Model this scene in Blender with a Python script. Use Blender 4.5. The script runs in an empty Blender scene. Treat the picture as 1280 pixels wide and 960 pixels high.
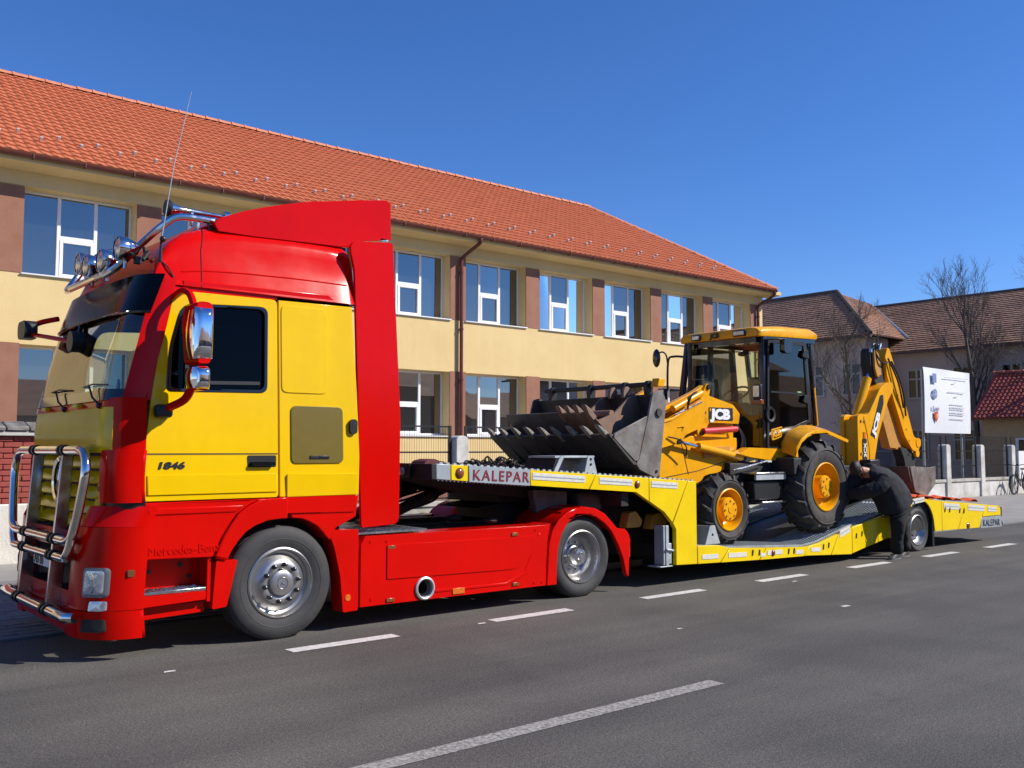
import bpy, bmesh, math, random
from mathutils import Vector, Matrix, Euler
from mathutils.geometry import tessellate_polygon
random.seed(7)
R = math.radians
scn = bpy.context.scene
COL = scn.collection

# ---------------------------------------------------------------- camera
cd = bpy.data.cameras.new("camera")
cd.sensor_width = 36.0
cd.lens = 36.0 * 1190 / 1280
cd.clip_start = 0.05
cd.clip_end = 3000
cam = bpy.data.objects.new("camera", cd)
COL.objects.link(cam)
cam.location = (0, 0, 1.67)
cam.rotation_euler = (R(90 + 3.942), 0, R(-40.03))
scn.camera = cam

# ---------------------------------------------------------------- sky and sun
SUN_EL, SUN_AZ = R(38), R(135)          # azimuth clockwise from +Y (towards +X)
w = bpy.data.worlds.new("World")
scn.world = w
w.use_nodes = True
nt = w.node_tree
bg = nt.nodes["Background"]
sky = nt.nodes.new("ShaderNodeTexSky")
sky.sky_type = 'NISHITA'
sky.sun_disc = False
sky.sun_elevation = SUN_EL
sky.sun_rotation = SUN_AZ
sky.altitude = 300
sky.air_density = 1.0
sky.dust_density = 0.0
sky.ozone_density = 6.0
hs = nt.nodes.new("ShaderNodeHueSaturation"); hs.inputs["Saturation"].default_value = 1.14
nt.links.new(sky.outputs[0], hs.inputs["Color"]); tint = nt.nodes.new("ShaderNodeMix"); tint.data_type = 'RGBA'; tint.blend_type = 'MULTIPLY'; tint.inputs[0].default_value = 1.0; tint.inputs[7].default_value = (.86,.90,1.14,1)
nt.links.new(hs.outputs[0], tint.inputs[6]); nt.links.new(tint.outputs[2], bg.inputs[0])
bg.inputs[1].default_value = 0.112
sd = bpy.data.lights.new("sun", 'SUN')
sd.energy = 5.0
sd.angle = R(0.5)
sd.color = (1.0, 0.94, 0.85)
sun = bpy.data.objects.new("sun", sd)
COL.objects.link(sun)
sdir = Vector((math.sin(SUN_AZ) * math.cos(SUN_EL), math.cos(SUN_AZ) * math.cos(SUN_EL), math.sin(SUN_EL)))
sun.rotation_euler = sdir.to_track_quat('Z', 'Y').to_euler()
sun.location = (20, -20, 40)
scn.view_settings.view_transform = 'Standard'
scn.view_settings.look = 'None'
scn.view_settings.exposure = 0.25
scn.view_settings.gamma = 1.0
scn.view_settings.use_curve_mapping = False

# ---------------------------------------------------------------- mesh helpers
class MB:
    """collects geometry in world coordinates; build() links it as one mesh object"""
    def __init__(s): s.v = []; s.f = []
    def add(s, vs, fs):
        n = len(s.v)
        s.v.extend([tuple(p) for p in vs]); s.f.extend([tuple(i + n for i in f) for f in fs]); return s
    def box(s, x0, x1, y0, y1, z0, z1):
        return s.add([(x0,y0,z0),(x1,y0,z0),(x1,y1,z0),(x0,y1,z0),(x0,y0,z1),(x1,y0,z1),(x1,y1,z1),(x0,y1,z1)],
                     [(0,3,2,1),(4,5,6,7),(0,1,5,4),(1,2,6,5),(2,3,7,6),(3,0,4,7)])
    def obox(s, c, size, rot=(0,0,0)):
        m = Euler(rot).to_matrix(); c = Vector(c)
        h = [a / 2 for a in size]
        vs = [c + m @ Vector((x*h[0], y*h[1], z*h[2])) for x,y,z in
              ((-1,-1,-1),(1,-1,-1),(1,1,-1),(-1,1,-1),(-1,-1,1),(1,-1,1),(1,1,1),(-1,1,1))]
        return s.add(vs, [(0,3,2,1),(4,5,6,7),(0,1,5,4),(1,2,6,5),(2,3,7,6),(3,0,4,7)])
    def prism(s, poly, ax, a, b, holes=()):
        """extrude a 2D outline along an axis; poly is (x,z) for y, (y,z) for x, (x,y) for z"""
        def P(p, t):
            return (t, p[0], p[1]) if ax == 'x' else (p[0], t, p[1]) if ax == 'y' else (p[0], p[1], t)
        loops = [list(poly)] + [list(h) for h in holes]
        flat = [p for l in loops for p in l]; n = len(flat)
        vs = [P(p, a) for p in flat] + [P(p, b) for p in flat]; fs = []
        for t in tessellate_polygon([[Vector((p[0], p[1], 0)) for p in l] for l in loops]):
            fs.append(tuple(t)); fs.append(tuple(i + n for i in reversed(t)))
        o = 0
        for l in loops:
            k = len(l)
            for i in range(k): fs.append((o+i, o+(i+1)%k, o+(i+1)%k+n, o+i+n))
            o += k
        return s.add(vs, fs)
    def ngon_prism(s, poly, ax, a, b):
        def P(p, t):
            return (t, p[0], p[1]) if ax == 'x' else (p[0], t, p[1]) if ax == 'y' else (p[0], p[1], t)
        n = len(poly)
        return s.add([P(p,a) for p in poly] + [P(p,b) for p in poly],
                     [tuple(range(n)), tuple(range(2*n-1, n-1, -1))] + [(i,(i+1)%n,(i+1)%n+n,i+n) for i in range(n)])
    def loft(s, secs, closed=True, cap=True):
        m = len(secs[0]); vs = [p for q in secs for p in q]; fs = []
        for i in range(len(secs)-1):
            for j in range(m if closed else m-1):
                k = (j+1) % m
                fs.append((i*m+j, i*m+k, (i+1)*m+k, (i+1)*m+j))
        if cap and closed:
            fs.append(tuple(range(m-1,-1,-1))); fs.append(tuple(range((len(secs)-1)*m, len(secs)*m)))
        return s.add(vs, fs)
    def tube(s, pts, r, n=8, cap=True):
        pts = [Vector(p) for p in pts]; secs = []; up = None
        for i, p in enumerate(pts):
            a = pts[max(i-1,0)]; b = pts[min(i+1,len(pts)-1)]
            t = (b - a).normalized()
            if up is None: up = t.orthogonal().normalized()
            up = (up - t * up.dot(t))
            up = up.normalized() if up.length > 1e-6 else t.orthogonal().normalized()
            sd_ = t.cross(up); rr = r[i] if isinstance(r, (list, tuple)) else r
            secs.append([p + (up*math.cos(2*math.pi*j/n) + sd_*math.sin(2*math.pi*j/n)) * rr for j in range(n)])
        return s.loft(secs, True, cap)
    def lathe(s, prof, c, ax='y', n=32, a0=0.0, a1=2*math.pi):
        """prof: (radius, offset along axis)"""
        full = abs(a1 - a0 - 2*math.pi) < 1e-6; k = n if full else n + 1
        secs = []
        for i in range(k):
            a = a0 + (a1-a0) * i / n; ca, sa = math.cos(a), math.sin(a); q = []
            for r, h in prof:
                q.append((c[0]+r*ca, c[1]+h, c[2]+r*sa) if ax=='y' else (c[0]+h, c[1]+r*ca, c[2]+r*sa) if ax=='x' else (c[0]+r*ca, c[1]+r*sa, c[2]+h))
            secs.append(q)
        m = len(prof); vs = [p for q in secs for p in q]; fs = []
        for i in range(n):
            i2 = (i+1) % k
            for j in range(m-1): fs.append((i*m+j, i2*m+j, i2*m+j+1, i*m+j+1))
        return s.add(vs, fs)
    def disc_cap(s, r, c, ax='y', n=24):
        return s.lathe([(0.0001,0),(r,0)], c, ax, n)
    def sphere(s, c, r, nu=16, nv=10):
        r = r if isinstance(r, (list, tuple)) else (r, r, r)
        prof = []
        secs = [[(c[0]+r[0]*math.sin(math.pi*max(j,.02)/nv if j==0 else math.pi*min(j,nv-.02)/nv)*math.cos(2*math.pi*i/nu),
                  c[1]+r[1]*math.sin(math.pi*max(j,.02)/nv if j==0 else math.pi*min(j,nv-.02)/nv)*math.sin(2*math.pi*i/nu),
                  c[2]+r[2]*math.cos(math.pi*j/nv)) for i in range(nu)] for j in range(nv+1)]
        return s.loft(secs, True, True)
    def grid(s, fn, nu, nv, thick=None):
        vs = [fn(i/nu, j/nv) for i in range(nu+1) for j in range(nv+1)]
        fs = [(i*(nv+1)+j, (i+1)*(nv+1)+j, (i+1)*(nv+1)+j+1, i*(nv+1)+j+1) for i in range(nu) for j in range(nv)]
        return s.add(vs, fs)
    def build(s, name, mat, parent=None, bev=0.0, seg=2, ang=35, base=None, solid=0.0, flip=False):
        if parent is not None: org = ORG[parent]
        elif base is not None: org = Vector(base)
        else:
            xs = [p[0] for p in s.v]; ys = [p[1] for p in s.v]; zs = [p[2] for p in s.v]
            org = Vector(((min(xs)+max(xs))/2, (min(ys)+max(ys))/2, min(zs)))
        me = bpy.data.meshes.new(name)
        me.from_pydata([(p[0]-org[0], p[1]-org[1], p[2]-org[2]) for p in s.v], [], s.f)
        bm = bmesh.new(); bm.from_mesh(me)
        bmesh.ops.remove_doubles(bm, verts=bm.verts, dist=1e-5)
        bmesh.ops.recalc_face_normals(bm, faces=bm.faces)
        if flip: bmesh.ops.reverse_faces(bm, faces=bm.faces)
        ca = math.radians(ang)
        for f in bm.faces: f.smooth = True
        for e in bm.edges:
            e.smooth = len(e.link_faces) == 2 and e.calc_face_angle(0) < ca
        bm.to_mesh(me); bm.free()
        o = bpy.data.objects.new(name, me); COL.objects.link(o)
        if parent is not None:
            o.parent = parent
        else:
            o.location = org
        ORG[o] = org
        if mat is not None: me.materials.append(mat)
        if solid:
            md = o.modifiers.new("solid", 'SOLIDIFY'); md.thickness = solid; md.offset = 0
        if bev:
            md = o.modifiers.new("bevel", 'BEVEL'); md.width = bev; md.segments = seg; md.limit_method = 'ANGLE'; md.angle_limit = R(40)
            md.harden_normals = False
        return o
ORG = {}
def thing(name, label, cat, loc, group=None):
    o = bpy.data.objects.new(name, None); COL.objects.link(o); o.empty_display_size = .2
    o.location = loc; ORG[o] = Vector(loc); o['label'] = label; o['category'] = cat
    if group: o['group'] = group
    return o
def tag(o, label, cat, group=None):
    o['label'] = label; o['category'] = cat
    if group: o['group'] = group
    return o
def kind(o, k): o['kind'] = k; return o
def lab(o, t): o['label'] = t; return o
def copy_part(o, parent, loc):
    c = o.copy(); COL.objects.link(c); c.parent = parent; c.location = loc; ORG[c] = ORG[parent]
    for ch in list(o.children):
        d = ch.copy(); COL.objects.link(d); d.parent = c; ORG[d] = ORG[parent]
    return c
def catmull(pts, n=6):
    pts = [Vector(p) for p in pts]; out = []
    for i in range(len(pts)-1):
        p0 = pts[max(i-1,0)]; p1 = pts[i]; p2 = pts[i+1]; p3 = pts[min(i+2,len(pts)-1)]
        for k in range(n):
            t = k/n
            out.append(.5*((2*p1)+(-p0+p2)*t+(2*p0-5*p1+4*p2-p3)*t*t+(-p0+3*p1-3*p2+p3)*t**3))
    out.append(pts[-1]); return out
def rrect(x0, x1, z0, z1, r, n=4):
    out = []
    for cx, cz, a in ((x1-r,z1-r,0),(x0+r,z1-r,90),(x0+r,z0+r,180),(x1-r,z0+r,270)):
        for k in range(n+1):
            t = R(a + 90*k/n); out.append((cx+r*math.cos(t), cz+r*math.sin(t)))
    return out
def rpoly(pts, r, n=3):
    """round the corners of a 2D outline"""
    out = []; m = len(pts)
    for i in range(m):
        p = Vector(pts[i]); a = Vector(pts[i-1]) - p; b = Vector(pts[(i+1)%m]) - p
        rr = r[i] if isinstance(r, (list,tuple)) else r
        d = min(rr, a.length*.45, b.length*.45)
        if d <= 0: out.append(tuple(p)); continue
        q0 = p + a.normalized()*d; q1 = p + b.normalized()*d
        for k in range(n+1):
            t = k/n; out.append(tuple(q0*(1-t)**2 + p*2*t*(1-t) + q1*t*t))
    return out
def text(s, h, loc, mat, parent, name='lettering', rot=(90,0,0), ex=.002, bold=0.0, shear=0.0, sx=1.0, align='LEFT', spacing=1.0):
    cu = bpy.data.curves.new(name, 'FONT'); cu.body = s; cu.size = h / .72; cu.extrude = ex
    cu.offset = bold; cu.shear = shear; cu.align_x = align; cu.space_character = spacing; cu.resolution_u = 3
    t = bpy.data.objects.new(name, cu); COL.objects.link(t)
    bpy.context.view_layer.update()
    me = bpy.data.meshes.new_from_object(t.evaluated_get(bpy.context.evaluated_depsgraph_get()))
    bpy.data.objects.remove(t); bpy.data.curves.remove(cu)
    m = Matrix.Translation(Vector(loc) - ORG[parent]) @ Euler([R(a) for a in rot]).to_matrix().to_4x4() @ Matrix.Diagonal((sx,1,1,1))
    me.transform(m); me.name = name
    o = bpy.data.objects.new(name, me); COL.objects.link(o); o.parent = parent; ORG[o] = ORG[parent]
    me.materials.clear(); me.materials.append(mat)
    return o

# ---------------------------------------------------------------- material helpers
def lin(c):
    return tuple(((x/255)/12.92 if x/255 <= .04045 else ((x/255+.055)/1.055)**2.4) for x in c)
def mk(name, col, rough=.5, metal=0.0, var=0.0, vscale=6.0, bump=0.0, bscale=40.0, coat=0.0, col2=None, spec=.5, rvar=0.0, detail=6.0, stretch=None, crough=.05, streak=0.0, spots=0.0):
    m = bpy.data.materials.new(name); m.use_nodes = True; t = m.node_tree; b = t.nodes["Principled BSDF"]
    b.inputs["Base Color"].default_value = (*col, 1); b.inputs["Roughness"].default_value = rough
    b.inputs["Metallic"].default_value = metal; b.inputs["Specular IOR Level"].default_value = spec
    if coat: b.inputs["Coat Weight"].default_value = coat; b.inputs["Coat Roughness"].default_value = crough
    tc = None
    def noise(sc, det=detail):
        nonlocal tc
        if tc is None:
            tc = t.nodes.new("ShaderNodeNewGeometry").outputs["Position"]
            if stretch:
                mp = t.nodes.new("ShaderNodeMapping"); mp.inputs["Scale"].default_value = stretch
                t.links.new(tc, mp.inputs[0]); tc = mp.outputs[0]
        n = t.nodes.new("ShaderNodeTexNoise"); n.inputs["Scale"].default_value = sc; n.inputs["Detail"].default_value = det
        n.inputs["Roughness"].default_value = .6
        t.links.new(tc, n.inputs["Vector"]); return n
    if var or col2:
        n = noise(vscale); r = t.nodes.new("ShaderNodeValToRGB")
        c2 = col2 if col2 else tuple(x*(1-var) for x in col); c1 = col if col2 else tuple(min(1, x*(1+var)) for x in col)
        r.color_ramp.elements[0].position = .34; r.color_ramp.elements[1].position = .66
        r.color_ramp.elements[0].color = (*c2, 1); r.color_ramp.elements[1].color = (*c1, 1)
        t.links.new(n.outputs["Fac"], r.inputs[0]); t.links.new(r.outputs[0], b.inputs["Base Color"])
    if streak or spots:
        src = b.inputs["Base Color"].links[0].from_socket if b.inputs["Base Color"].links else None
        def mul(fac):
            nonlocal src
            x = t.nodes.new("ShaderNodeMix"); x.data_type = 'RGBA'; x.blend_type = 'MULTIPLY'; x.inputs[0].default_value = 1.0
            if src is None: x.inputs[6].default_value = (*col, 1)
            else: t.links.new(src, x.inputs[6])
            t.links.new(fac, x.inputs[7]); src = x.outputs[2]
        if streak:
            gp_ = t.nodes.new("ShaderNodeNewGeometry").outputs["Position"]; mp = t.nodes.new("ShaderNodeMapping"); mp.inputs["Scale"].default_value = (3.2,3.2,.30); t.links.new(gp_, mp.inputs[0])
            n2 = t.nodes.new("ShaderNodeTexNoise"); n2.inputs["Scale"].default_value = 1.0; n2.inputs["Detail"].default_value = 7; n2.inputs["Roughness"].default_value = .65; t.links.new(mp.outputs[0], n2.inputs["Vector"])
            r2 = t.nodes.new("ShaderNodeValToRGB"); r2.color_ramp.elements[0].position = .36; r2.color_ramp.elements[1].position = .60
            r2.color_ramp.elements[0].color = (1-streak,1-streak,1-streak,1); r2.color_ramp.elements[1].color = (1,1,1,1); t.links.new(n2.outputs["Fac"], r2.inputs[0]); mul(r2.outputs[0])
        if spots:
            n3 = noise(2.3, 8); r3 = t.nodes.new("ShaderNodeValToRGB"); r3.color_ramp.elements[0].position = .60; r3.color_ramp.elements[1].position = .74
            r3.color_ramp.elements[0].color = (1,1,1,1); r3.color_ramp.elements[1].color = (1-spots,1-spots*1.05,1-spots*1.15,1); t.links.new(n3.outputs["Fac"], r3.inputs[0]); mul(r3.outputs[0])
        t.links.new(src, b.inputs["Base Color"])
    if rvar:
        n = noise(vscale*1.7); mr = t.nodes.new("ShaderNodeMapRange")
        mr.inputs[3].default_value = max(0,rough-rvar); mr.inputs[4].default_value = min(1,rough+rvar)
        mr.inputs[1].default_value = .3; mr.inputs[2].default_value = .7
        t.links.new(n.outputs["Fac"], mr.inputs[0]); t.links.new(mr.outputs[0], b.inputs["Roughness"])
    if bump:
        n = noise(bscale, 4); bp = t.nodes.new("ShaderNodeBump"); bp.inputs["Strength"].default_value = bump; bp.inputs["Distance"].default_value = .01
        t.links.new(n.outputs["Fac"], bp.inputs["Height"]); t.links.new(bp.outputs[0], b.inputs["Normal"])
    return m
def glassy(name, tint, refl=.25, opaque=None, rough=.02):
    """thin pane: fresnel-like mix of mirror and tinted see-through (or of mirror and a dark room colour)"""
    m = bpy.data.materials.new(name); m.use_nodes = True; t = m.node_tree; t.nodes.remove(t.nodes["Principled BSDF"])
    out = t.nodes["Material Output"]
    g = t.nodes.new("ShaderNodeBsdfGlossy"); g.inputs["Roughness"].default_value = rough; g.inputs["Color"].default_value = (.92,.90,.87,1)
    if opaque is None:
        d = t.nodes.new("ShaderNodeBsdfTransparent"); d.inputs[0].default_value = (*tint, 1)
    else:
        d = t.nodes.new("ShaderNodeBsdfDiffuse"); d.inputs[0].default_value = (*opaque, 1)
    lw = t.nodes.new("ShaderNodeFresnel"); lw.inputs["IOR"].default_value = 1.45
    mr = t.nodes.new("ShaderNodeMapRange"); mr.inputs[1].default_value = .03; mr.inputs[2].default_value = 1; mr.inputs[3].default_value = refl; mr.inputs[4].default_value = 1
    t.links.new(lw.outputs[0], mr.inputs[0])
    mx = t.nodes.new("ShaderNodeMixShader"); t.links.new(mr.outputs[0], mx.inputs[0])
    t.links.new(d.outputs[0], mx.inputs[1]); t.links.new(g.outputs[0], mx.inputs[2]); t.links.new(mx.outputs[0], out.inputs[0])
    return m

RED = mk("truck_red", (.62,.003,.001), .15, var=.05, vscale=1.5, coat=.0, rvar=.03, bump=.010, bscale=7, spec=.17, streak=.05)
YEL = mk("truck_yellow", (.80,.50,.001), .17, spec=.28, var=.04, vscale=1.5, rvar=.03, bump=.010, bscale=7, streak=.05)
TYEL = mk("trailer_yellow", (.82,.58,.005), .30, spec=.28, var=.06, vscale=3, spots=.12, rvar=.1)
JYEL = mk("machine_yellow", (.86,.40,.002), .30, spec=.28, col2=(.78,.34,.004), vscale=5, rvar=.1, bump=.02, bscale=14, spots=.28, streak=.08)
JYELD = mk("machine_yellow_dusty", (.55,.25,.02), .6, col2=(.40,.20,.04), vscale=9, bump=.05)
CHROME = mk("chrome", (.70,.685,.66), .10, 1.0, rvar=.05, var=.06, vscale=9)
STEEL = mk("brushed_steel", (.55,.56,.57), .28, 1.0, var=.15, vscale=12, rvar=.12)
GALV = mk("galvanised_steel", (.40,.44,.46), .5, .25, var=.15, vscale=9, bump=.05)
BLKP = mk("black_plastic", (.012,.012,.013), .45, var=.2, vscale=10)
BLKG = mk("black_gloss", (.006,.006,.007), .12, coat=.5)
DARK = mk("dark_chassis", (.016,.015,.015), .7, var=.3, vscale=8, bump=.1)
RUB = mk("tyre_rubber", (.030,.030,.032), .72, col2=(.046,.044,.042), vscale=7, bump=.12, bscale=60)
RUBD = mk("muddy_rubber", (.028,.027,.027), .8, col2=(.062,.056,.05), vscale=9, bump=.25, bscale=45)
WHITE = mk("white_paint", (.78,.78,.77), .5, var=.04, vscale=8)
REFL = mk("reflective_strip", (.66,.65,.58), .4, var=.10, vscale=20)
ORANGE = mk("orange_lens", (.65,.14,.01), .25, coat=.4, var=.2, vscale=60)
ORANGED = mk("amber_lens_dark", (.22,.06,.01), .2, coat=.5, var=.3, vscale=60)
REDLENS = mk("red_lens", (.5,.02,.01), .2, coat=.5)
GLASSL = mk("lamp_glass", (.55,.57,.59), .10, .6, var=.22, vscale=14, bump=.12, bscale=30, coat=.6)
MIRRORM = mk("mirror_chrome_cover", (.75,.78,.82), .05, 1.0)
WSG = glassy("windscreen_glass", (.84,.90,.83), .10)
CABG = glassy("cab_tinted_glass", (.78,.86,.78), .07)
DARKG = glassy("dark_glass", (.1,.1,.1), .04, opaque=(.004,.004,.005))
VISOR = glassy("green_tinted_acrylic", (.006,.010,.006), .015, rough=.18)
PANE = glassy("window_pane", (0,0,0), .25, opaque=(.022,.022,.022), rough=.012)
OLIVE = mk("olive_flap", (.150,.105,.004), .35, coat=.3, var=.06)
NAVY = mk("navy_cloth", (.010,.011,.017), .85, var=.3, vscale=12, bump=.35, bscale=30)
NAVY2 = mk("black_trousers", (.008,.008,.010), .85, var=.3, vscale=12, bump=.3, bscale=30)
SKIN = mk("skin", (.42,.22,.14), .5, var=.1, vscale=20)
HAIR = mk("dark_hair", (.012,.009,.008), .6, bump=.5, bscale=120)
RUST = mk("rusty_steel", (.20,.135,.10), .6, .2, col2=(.27,.155,.10), vscale=7, bump=.3, bscale=30, rvar=.15)
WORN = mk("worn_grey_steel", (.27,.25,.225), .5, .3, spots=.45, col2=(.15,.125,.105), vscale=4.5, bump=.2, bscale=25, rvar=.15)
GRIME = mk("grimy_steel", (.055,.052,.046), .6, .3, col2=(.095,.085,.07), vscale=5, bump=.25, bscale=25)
TOOTH = mk("chalky_teeth", (.30,.275,.22), .7, col2=(.16,.15,.12), vscale=20, bump=.5, bscale=40)
REDS = mk("red_strut", (.60,.03,.035), .4, coat=.3, var=.12, vscale=12)
STRAP = mk("orange_strap", (.75,.10,.02), .7, var=.25, vscale=14, bump=.3)
NAVYTX = mk("dark_red_letter", (.22,.012,.03), .5)
DECK = mk("grip_deck", (.075,.08,.085), .5, .5, var=.4, vscale=16, bump=.5, bscale=55)
SEAT = mk("seat_cloth", (.012,.018,.032), .85, bump=.3)
WHEELST = mk("wheel_steel", (.44,.43,.415), .36, .9, var=.10, vscale=5, rvar=.06)

POLST = mk("polished_plate", (.62,.61,.60), .22, 1.0, var=.08, vscale=5, rvar=.06)
# ================================================================ SETTING
S = 7.815                      # near side plane of the truck
ROADM = bpy.data.materials.new("asphalt"); ROADM.use_nodes = True
def road_mat(m):
    t = m.node_tree; b = t.nodes["Principled BSDF"]; L = t.links
    pos = t.nodes.new("ShaderNodeNewGeometry").outputs["Position"]
    def noise(sc, det=5, rough=.6, st=None):
        src = pos
        if st:
            mp = t.nodes.new("ShaderNodeMapping"); mp.inputs["Scale"].default_value = st; L.new(pos, mp.inputs[0]); src = mp.outputs[0]
        n = t.nodes.new("ShaderNodeTexNoise"); n.inputs["Scale"].default_value = sc; n.inputs["Detail"].default_value = det; n.inputs["Roughness"].default_value = rough
        L.new(src, n.inputs["Vector"]); return n.outputs["Fac"]
    def ramp(f, a, b_, ca, cb):
        r = t.nodes.new("ShaderNodeValToRGB"); r.color_ramp.elements[0].position = a; r.color_ramp.elements[1].position = b_
        r.color_ramp.elements[0].color = (*ca,1); r.color_ramp.elements[1].color = (*cb,1); L.new(f, r.inputs[0]); return r.outputs[0]
    def mix(fac, a, b_, mode='MIX'):
        x = t.nodes.new("ShaderNodeMix"); x.data_type = 'RGBA'; x.blend_type = mode
        if isinstance(fac, float): x.inputs[0].default_value = fac
        else: L.new(fac, x.inputs[0])
        L.new(a, x.inputs[6]); L.new(b_, x.inputs[7]); return x.outputs[2]
    base = ramp(noise(.55, 4), .35, .65, (.080,.078,.074), (.112,.108,.100))
    streak = ramp(noise(1.0, 4, .55, (.10,1.6,1)), .38, .68, (.92,.92,.92), (1.16,1.16,1.15))
    grain = ramp(noise(95, 3, .7), .32, .70, (.42,.42,.43), (1.75,1.70,1.62))
    c = mix(1.0, base, streak, 'MULTIPLY'); c = mix(1.0, c, grain, 'MULTIPLY')
    coarse = ramp(noise(38, 3, .7), .35, .68, (.78,.78,.78), (1.26,1.25,1.22)); c = mix(1.0, c, coarse, 'MULTIPLY')
    tracks = ramp(noise(.9, 3, .5, (.04,1.1,1)), .42, .62, (.88,.88,.89), (1.06,1.06,1.05)); c = mix(1.0, c, tracks, 'MULTIPLY')
    oil = ramp(noise(1.9, 5, .65), .66, .78, (1,1,1), (.62,.62,.63)); c = mix(1.0, c, oil, 'MULTIPLY')
    # pale stones polished through the binder
    v = t.nodes.new("ShaderNodeTexVoronoi"); v.inputs["Scale"].default_value = 62; L.new(pos, v.inputs["Vector"])
    stone = ramp(v.outputs["Distance"], .10, .22, (1,1,1), (0,0,0))
    sel = ramp(noise(21, 2), .55, .66, (0,0,0), (1,1,1))
    mm = t.nodes.new("ShaderNodeMath"); mm.operation = 'MULTIPLY'; L.new(stone, mm.inputs[0]); L.new(sel, mm.inputs[1])
    pale = ramp(noise(8, 2), .3, .7, (.14,.135,.125), (.30,.285,.26))
    c = mix(mm.outputs[0], c, pale)
    L.new(c, b.inputs["Base Color"]); b.inputs["Roughness"].default_value = .85
    b.inputs["Specular IOR Level"].default_value = .3
    bp = t.nodes.new("ShaderNodeBump"); bp.inputs["Strength"].default_value = .55; bp.inputs["Distance"].default_value = .012
    L.new(noise(75, 4, .7), bp.inputs["Height"]); L.new(bp.outputs[0], b.inputs["Normal"])
road_mat(ROADM)
GROUNDM = mk("pale_yard_ground", (.30,.28,.24), .9, col2=(.22,.21,.18), vscale=.8, bump=.3)
PAVEM = mk("concrete_pavement", (.31,.295,.27), .85, col2=(.24,.23,.21), vscale=1.4, bump=.3, bscale=30)
PAVERM = mk("grey_paver", (.20,.195,.185), .85, col2=(.15,.145,.14), vscale=3, bump=.35, bscale=40)
KERBM = mk("kerb_stone", (.20,.195,.185), .85, col2=(.15,.145,.14), vscale=3, bump=.3)
MARKM = mk("road_marking_white", (.70,.69,.66), .7, col2=(.46,.45,.43), vscale=22, bump=.3, bscale=60, detail=10)
MARKW = mk("worn_centre_marking", (.42,.40,.36), .8, col2=(.12,.115,.105), vscale=38, bump=.4, bscale=60, detail=10)

kind(MB().add([(-900,-900,-.03),(900,-900,-.03),(900,1500,-.03),(-900,1500,-.03)], [(0,1,2,3)]).build("ground", GROUNDM), 'structure')
KY = 9.46                      # pavement edge
road = kind(MB().add([(-250,-6,0),(600,-6,0),(600,KY-.12,0),(-250,KY-.12,0)], [(0,1,2,3)]).build("road", ROADM, base=(0,0,0)), 'structure')
near_pave = kind(MB().box(-250,600,-12,-6.0,-.02,.12).build("near_pavement", PAVEM, base=(0,-9,0)), 'structure')
# lane dashes are laid film on the road
def quadsheet(pts, z): return MB().add([(p[0],p[1],z) for p in pts], [(0,1,2,3)])
dash = None
for i in range(0, 14):
    x = 3.76 + 2.165*i
    pts = [(x,7.27),(x+1.04,7.27),(x+1.04,7.42),(x,7.42)]
    pts = [(a+random.uniform(-.012,.012), b+random.uniform(-.006,.006)) for a,b in pts]
    quadsheet(pts, .004).build("lane_dash", MARKM, road)
for i in (-2,-1,0,1,2,3):
    x = 2.6 + 9.0*i
    quadsheet([(x,4.33),(x+3.02,4.33),(x+3.02,4.47),(x,4.47)], .004).build("centre_dash", MARKW, road)
for x,y,r in ((2.72,7.25,.05),(9.35,5.6,.07),(5.75,7.3,.05),(10.6,7.05,.05),(7.0,5.9,.035)):
    quadsheet([(x-r,y-r*.4),(x+r*.8,y-r*.5),(x+r,y+r*.4),(x-r*.6,y+r*.5)], .005).build("paint_fleck", MARKM, road)
# kerb flush with the road and the pavement behind it, falling gently to the road
pv = kind(MB().prism([(KY,.012),(14.95,.085),(14.95,-.05),(KY,-.05)], 'x', -60, 120).build("pavement", PAVEM, base=(0,12,0)), 'structure')
k0 = None
for i in range(-4, 60):
    x = -2 + i*1.0
    if k0 is None:
        k0 = MB().box(x, x+.99, KY-.12, KY-.003, -.05, .018).build("kerb_stone", KERBM, pv, bev=.008, seg=1); first = x
    else:
        c = k0.copy(); COL.objects.link(c); c.parent = pv; c.location = (x-first, 0, random.uniform(-.003,.003)); ORG[c] = ORG[pv]
# pavers, laid singly where the photograph shows them
p0 = None; n = 0
for j in range(22):
    y = KY+.004 + j*.16
    for i in range(12):
        x = .9 + i*.32 + (.16 if j % 2 else 0)
        z = .012 + .0133*(y-KY)
        if p0 is None:
            p0 = MB().box(x, x+.312, y, y+.152, z-.02, z+.012).build("paver", PAVERM, pv, bev=.006, seg=1); f0 = (x,y,z)
        else:
            c = p0.copy(); COL.objects.link(c); c.parent = pv; ORG[c] = ORG[pv]
            c.location = (x-f0[0], y-f0[1], z-f0[2]+random.uniform(-.002,.002))
# ================================================================ SCHOOL
WALLY = mk("yellow_render", (.74,.555,.265), .9, col2=(.69,.50,.225), vscale=.9, bump=.45, bscale=38, detail=9, streak=.035, spots=.06)
BROWNP = mk("brown_render", (.33,.155,.095), .9, col2=(.28,.125,.078), vscale=2, bump=.5, bscale=38, streak=.06)
PLINTH = mk("plinth_render", (.26,.115,.075), .9, var=.15, vscale=3, bump=.4)
TILEM = mk("clay_tile", (.53,.150,.060), .75, col2=(.45,.120,.046), vscale=3.2, bump=.15, bscale=25, detail=10)
RIDGEM = mk("ridge_tile_clay", (.58,.20,.10), .7, var=.12, vscale=4, bump=.15)
GUTM = mk("brown_gutter", (.13,.030,.020), .4, var=.15, vscale=4)
PVC = mk("white_pvc", (.80,.80,.80), .35)
SILLM = mk("metal_sill", (.30,.20,.15), .5, .2)
GUARD = mk("snow_guard_metal", (.55,.52,.48), .5, .3)
Yb = 22.5
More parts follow.
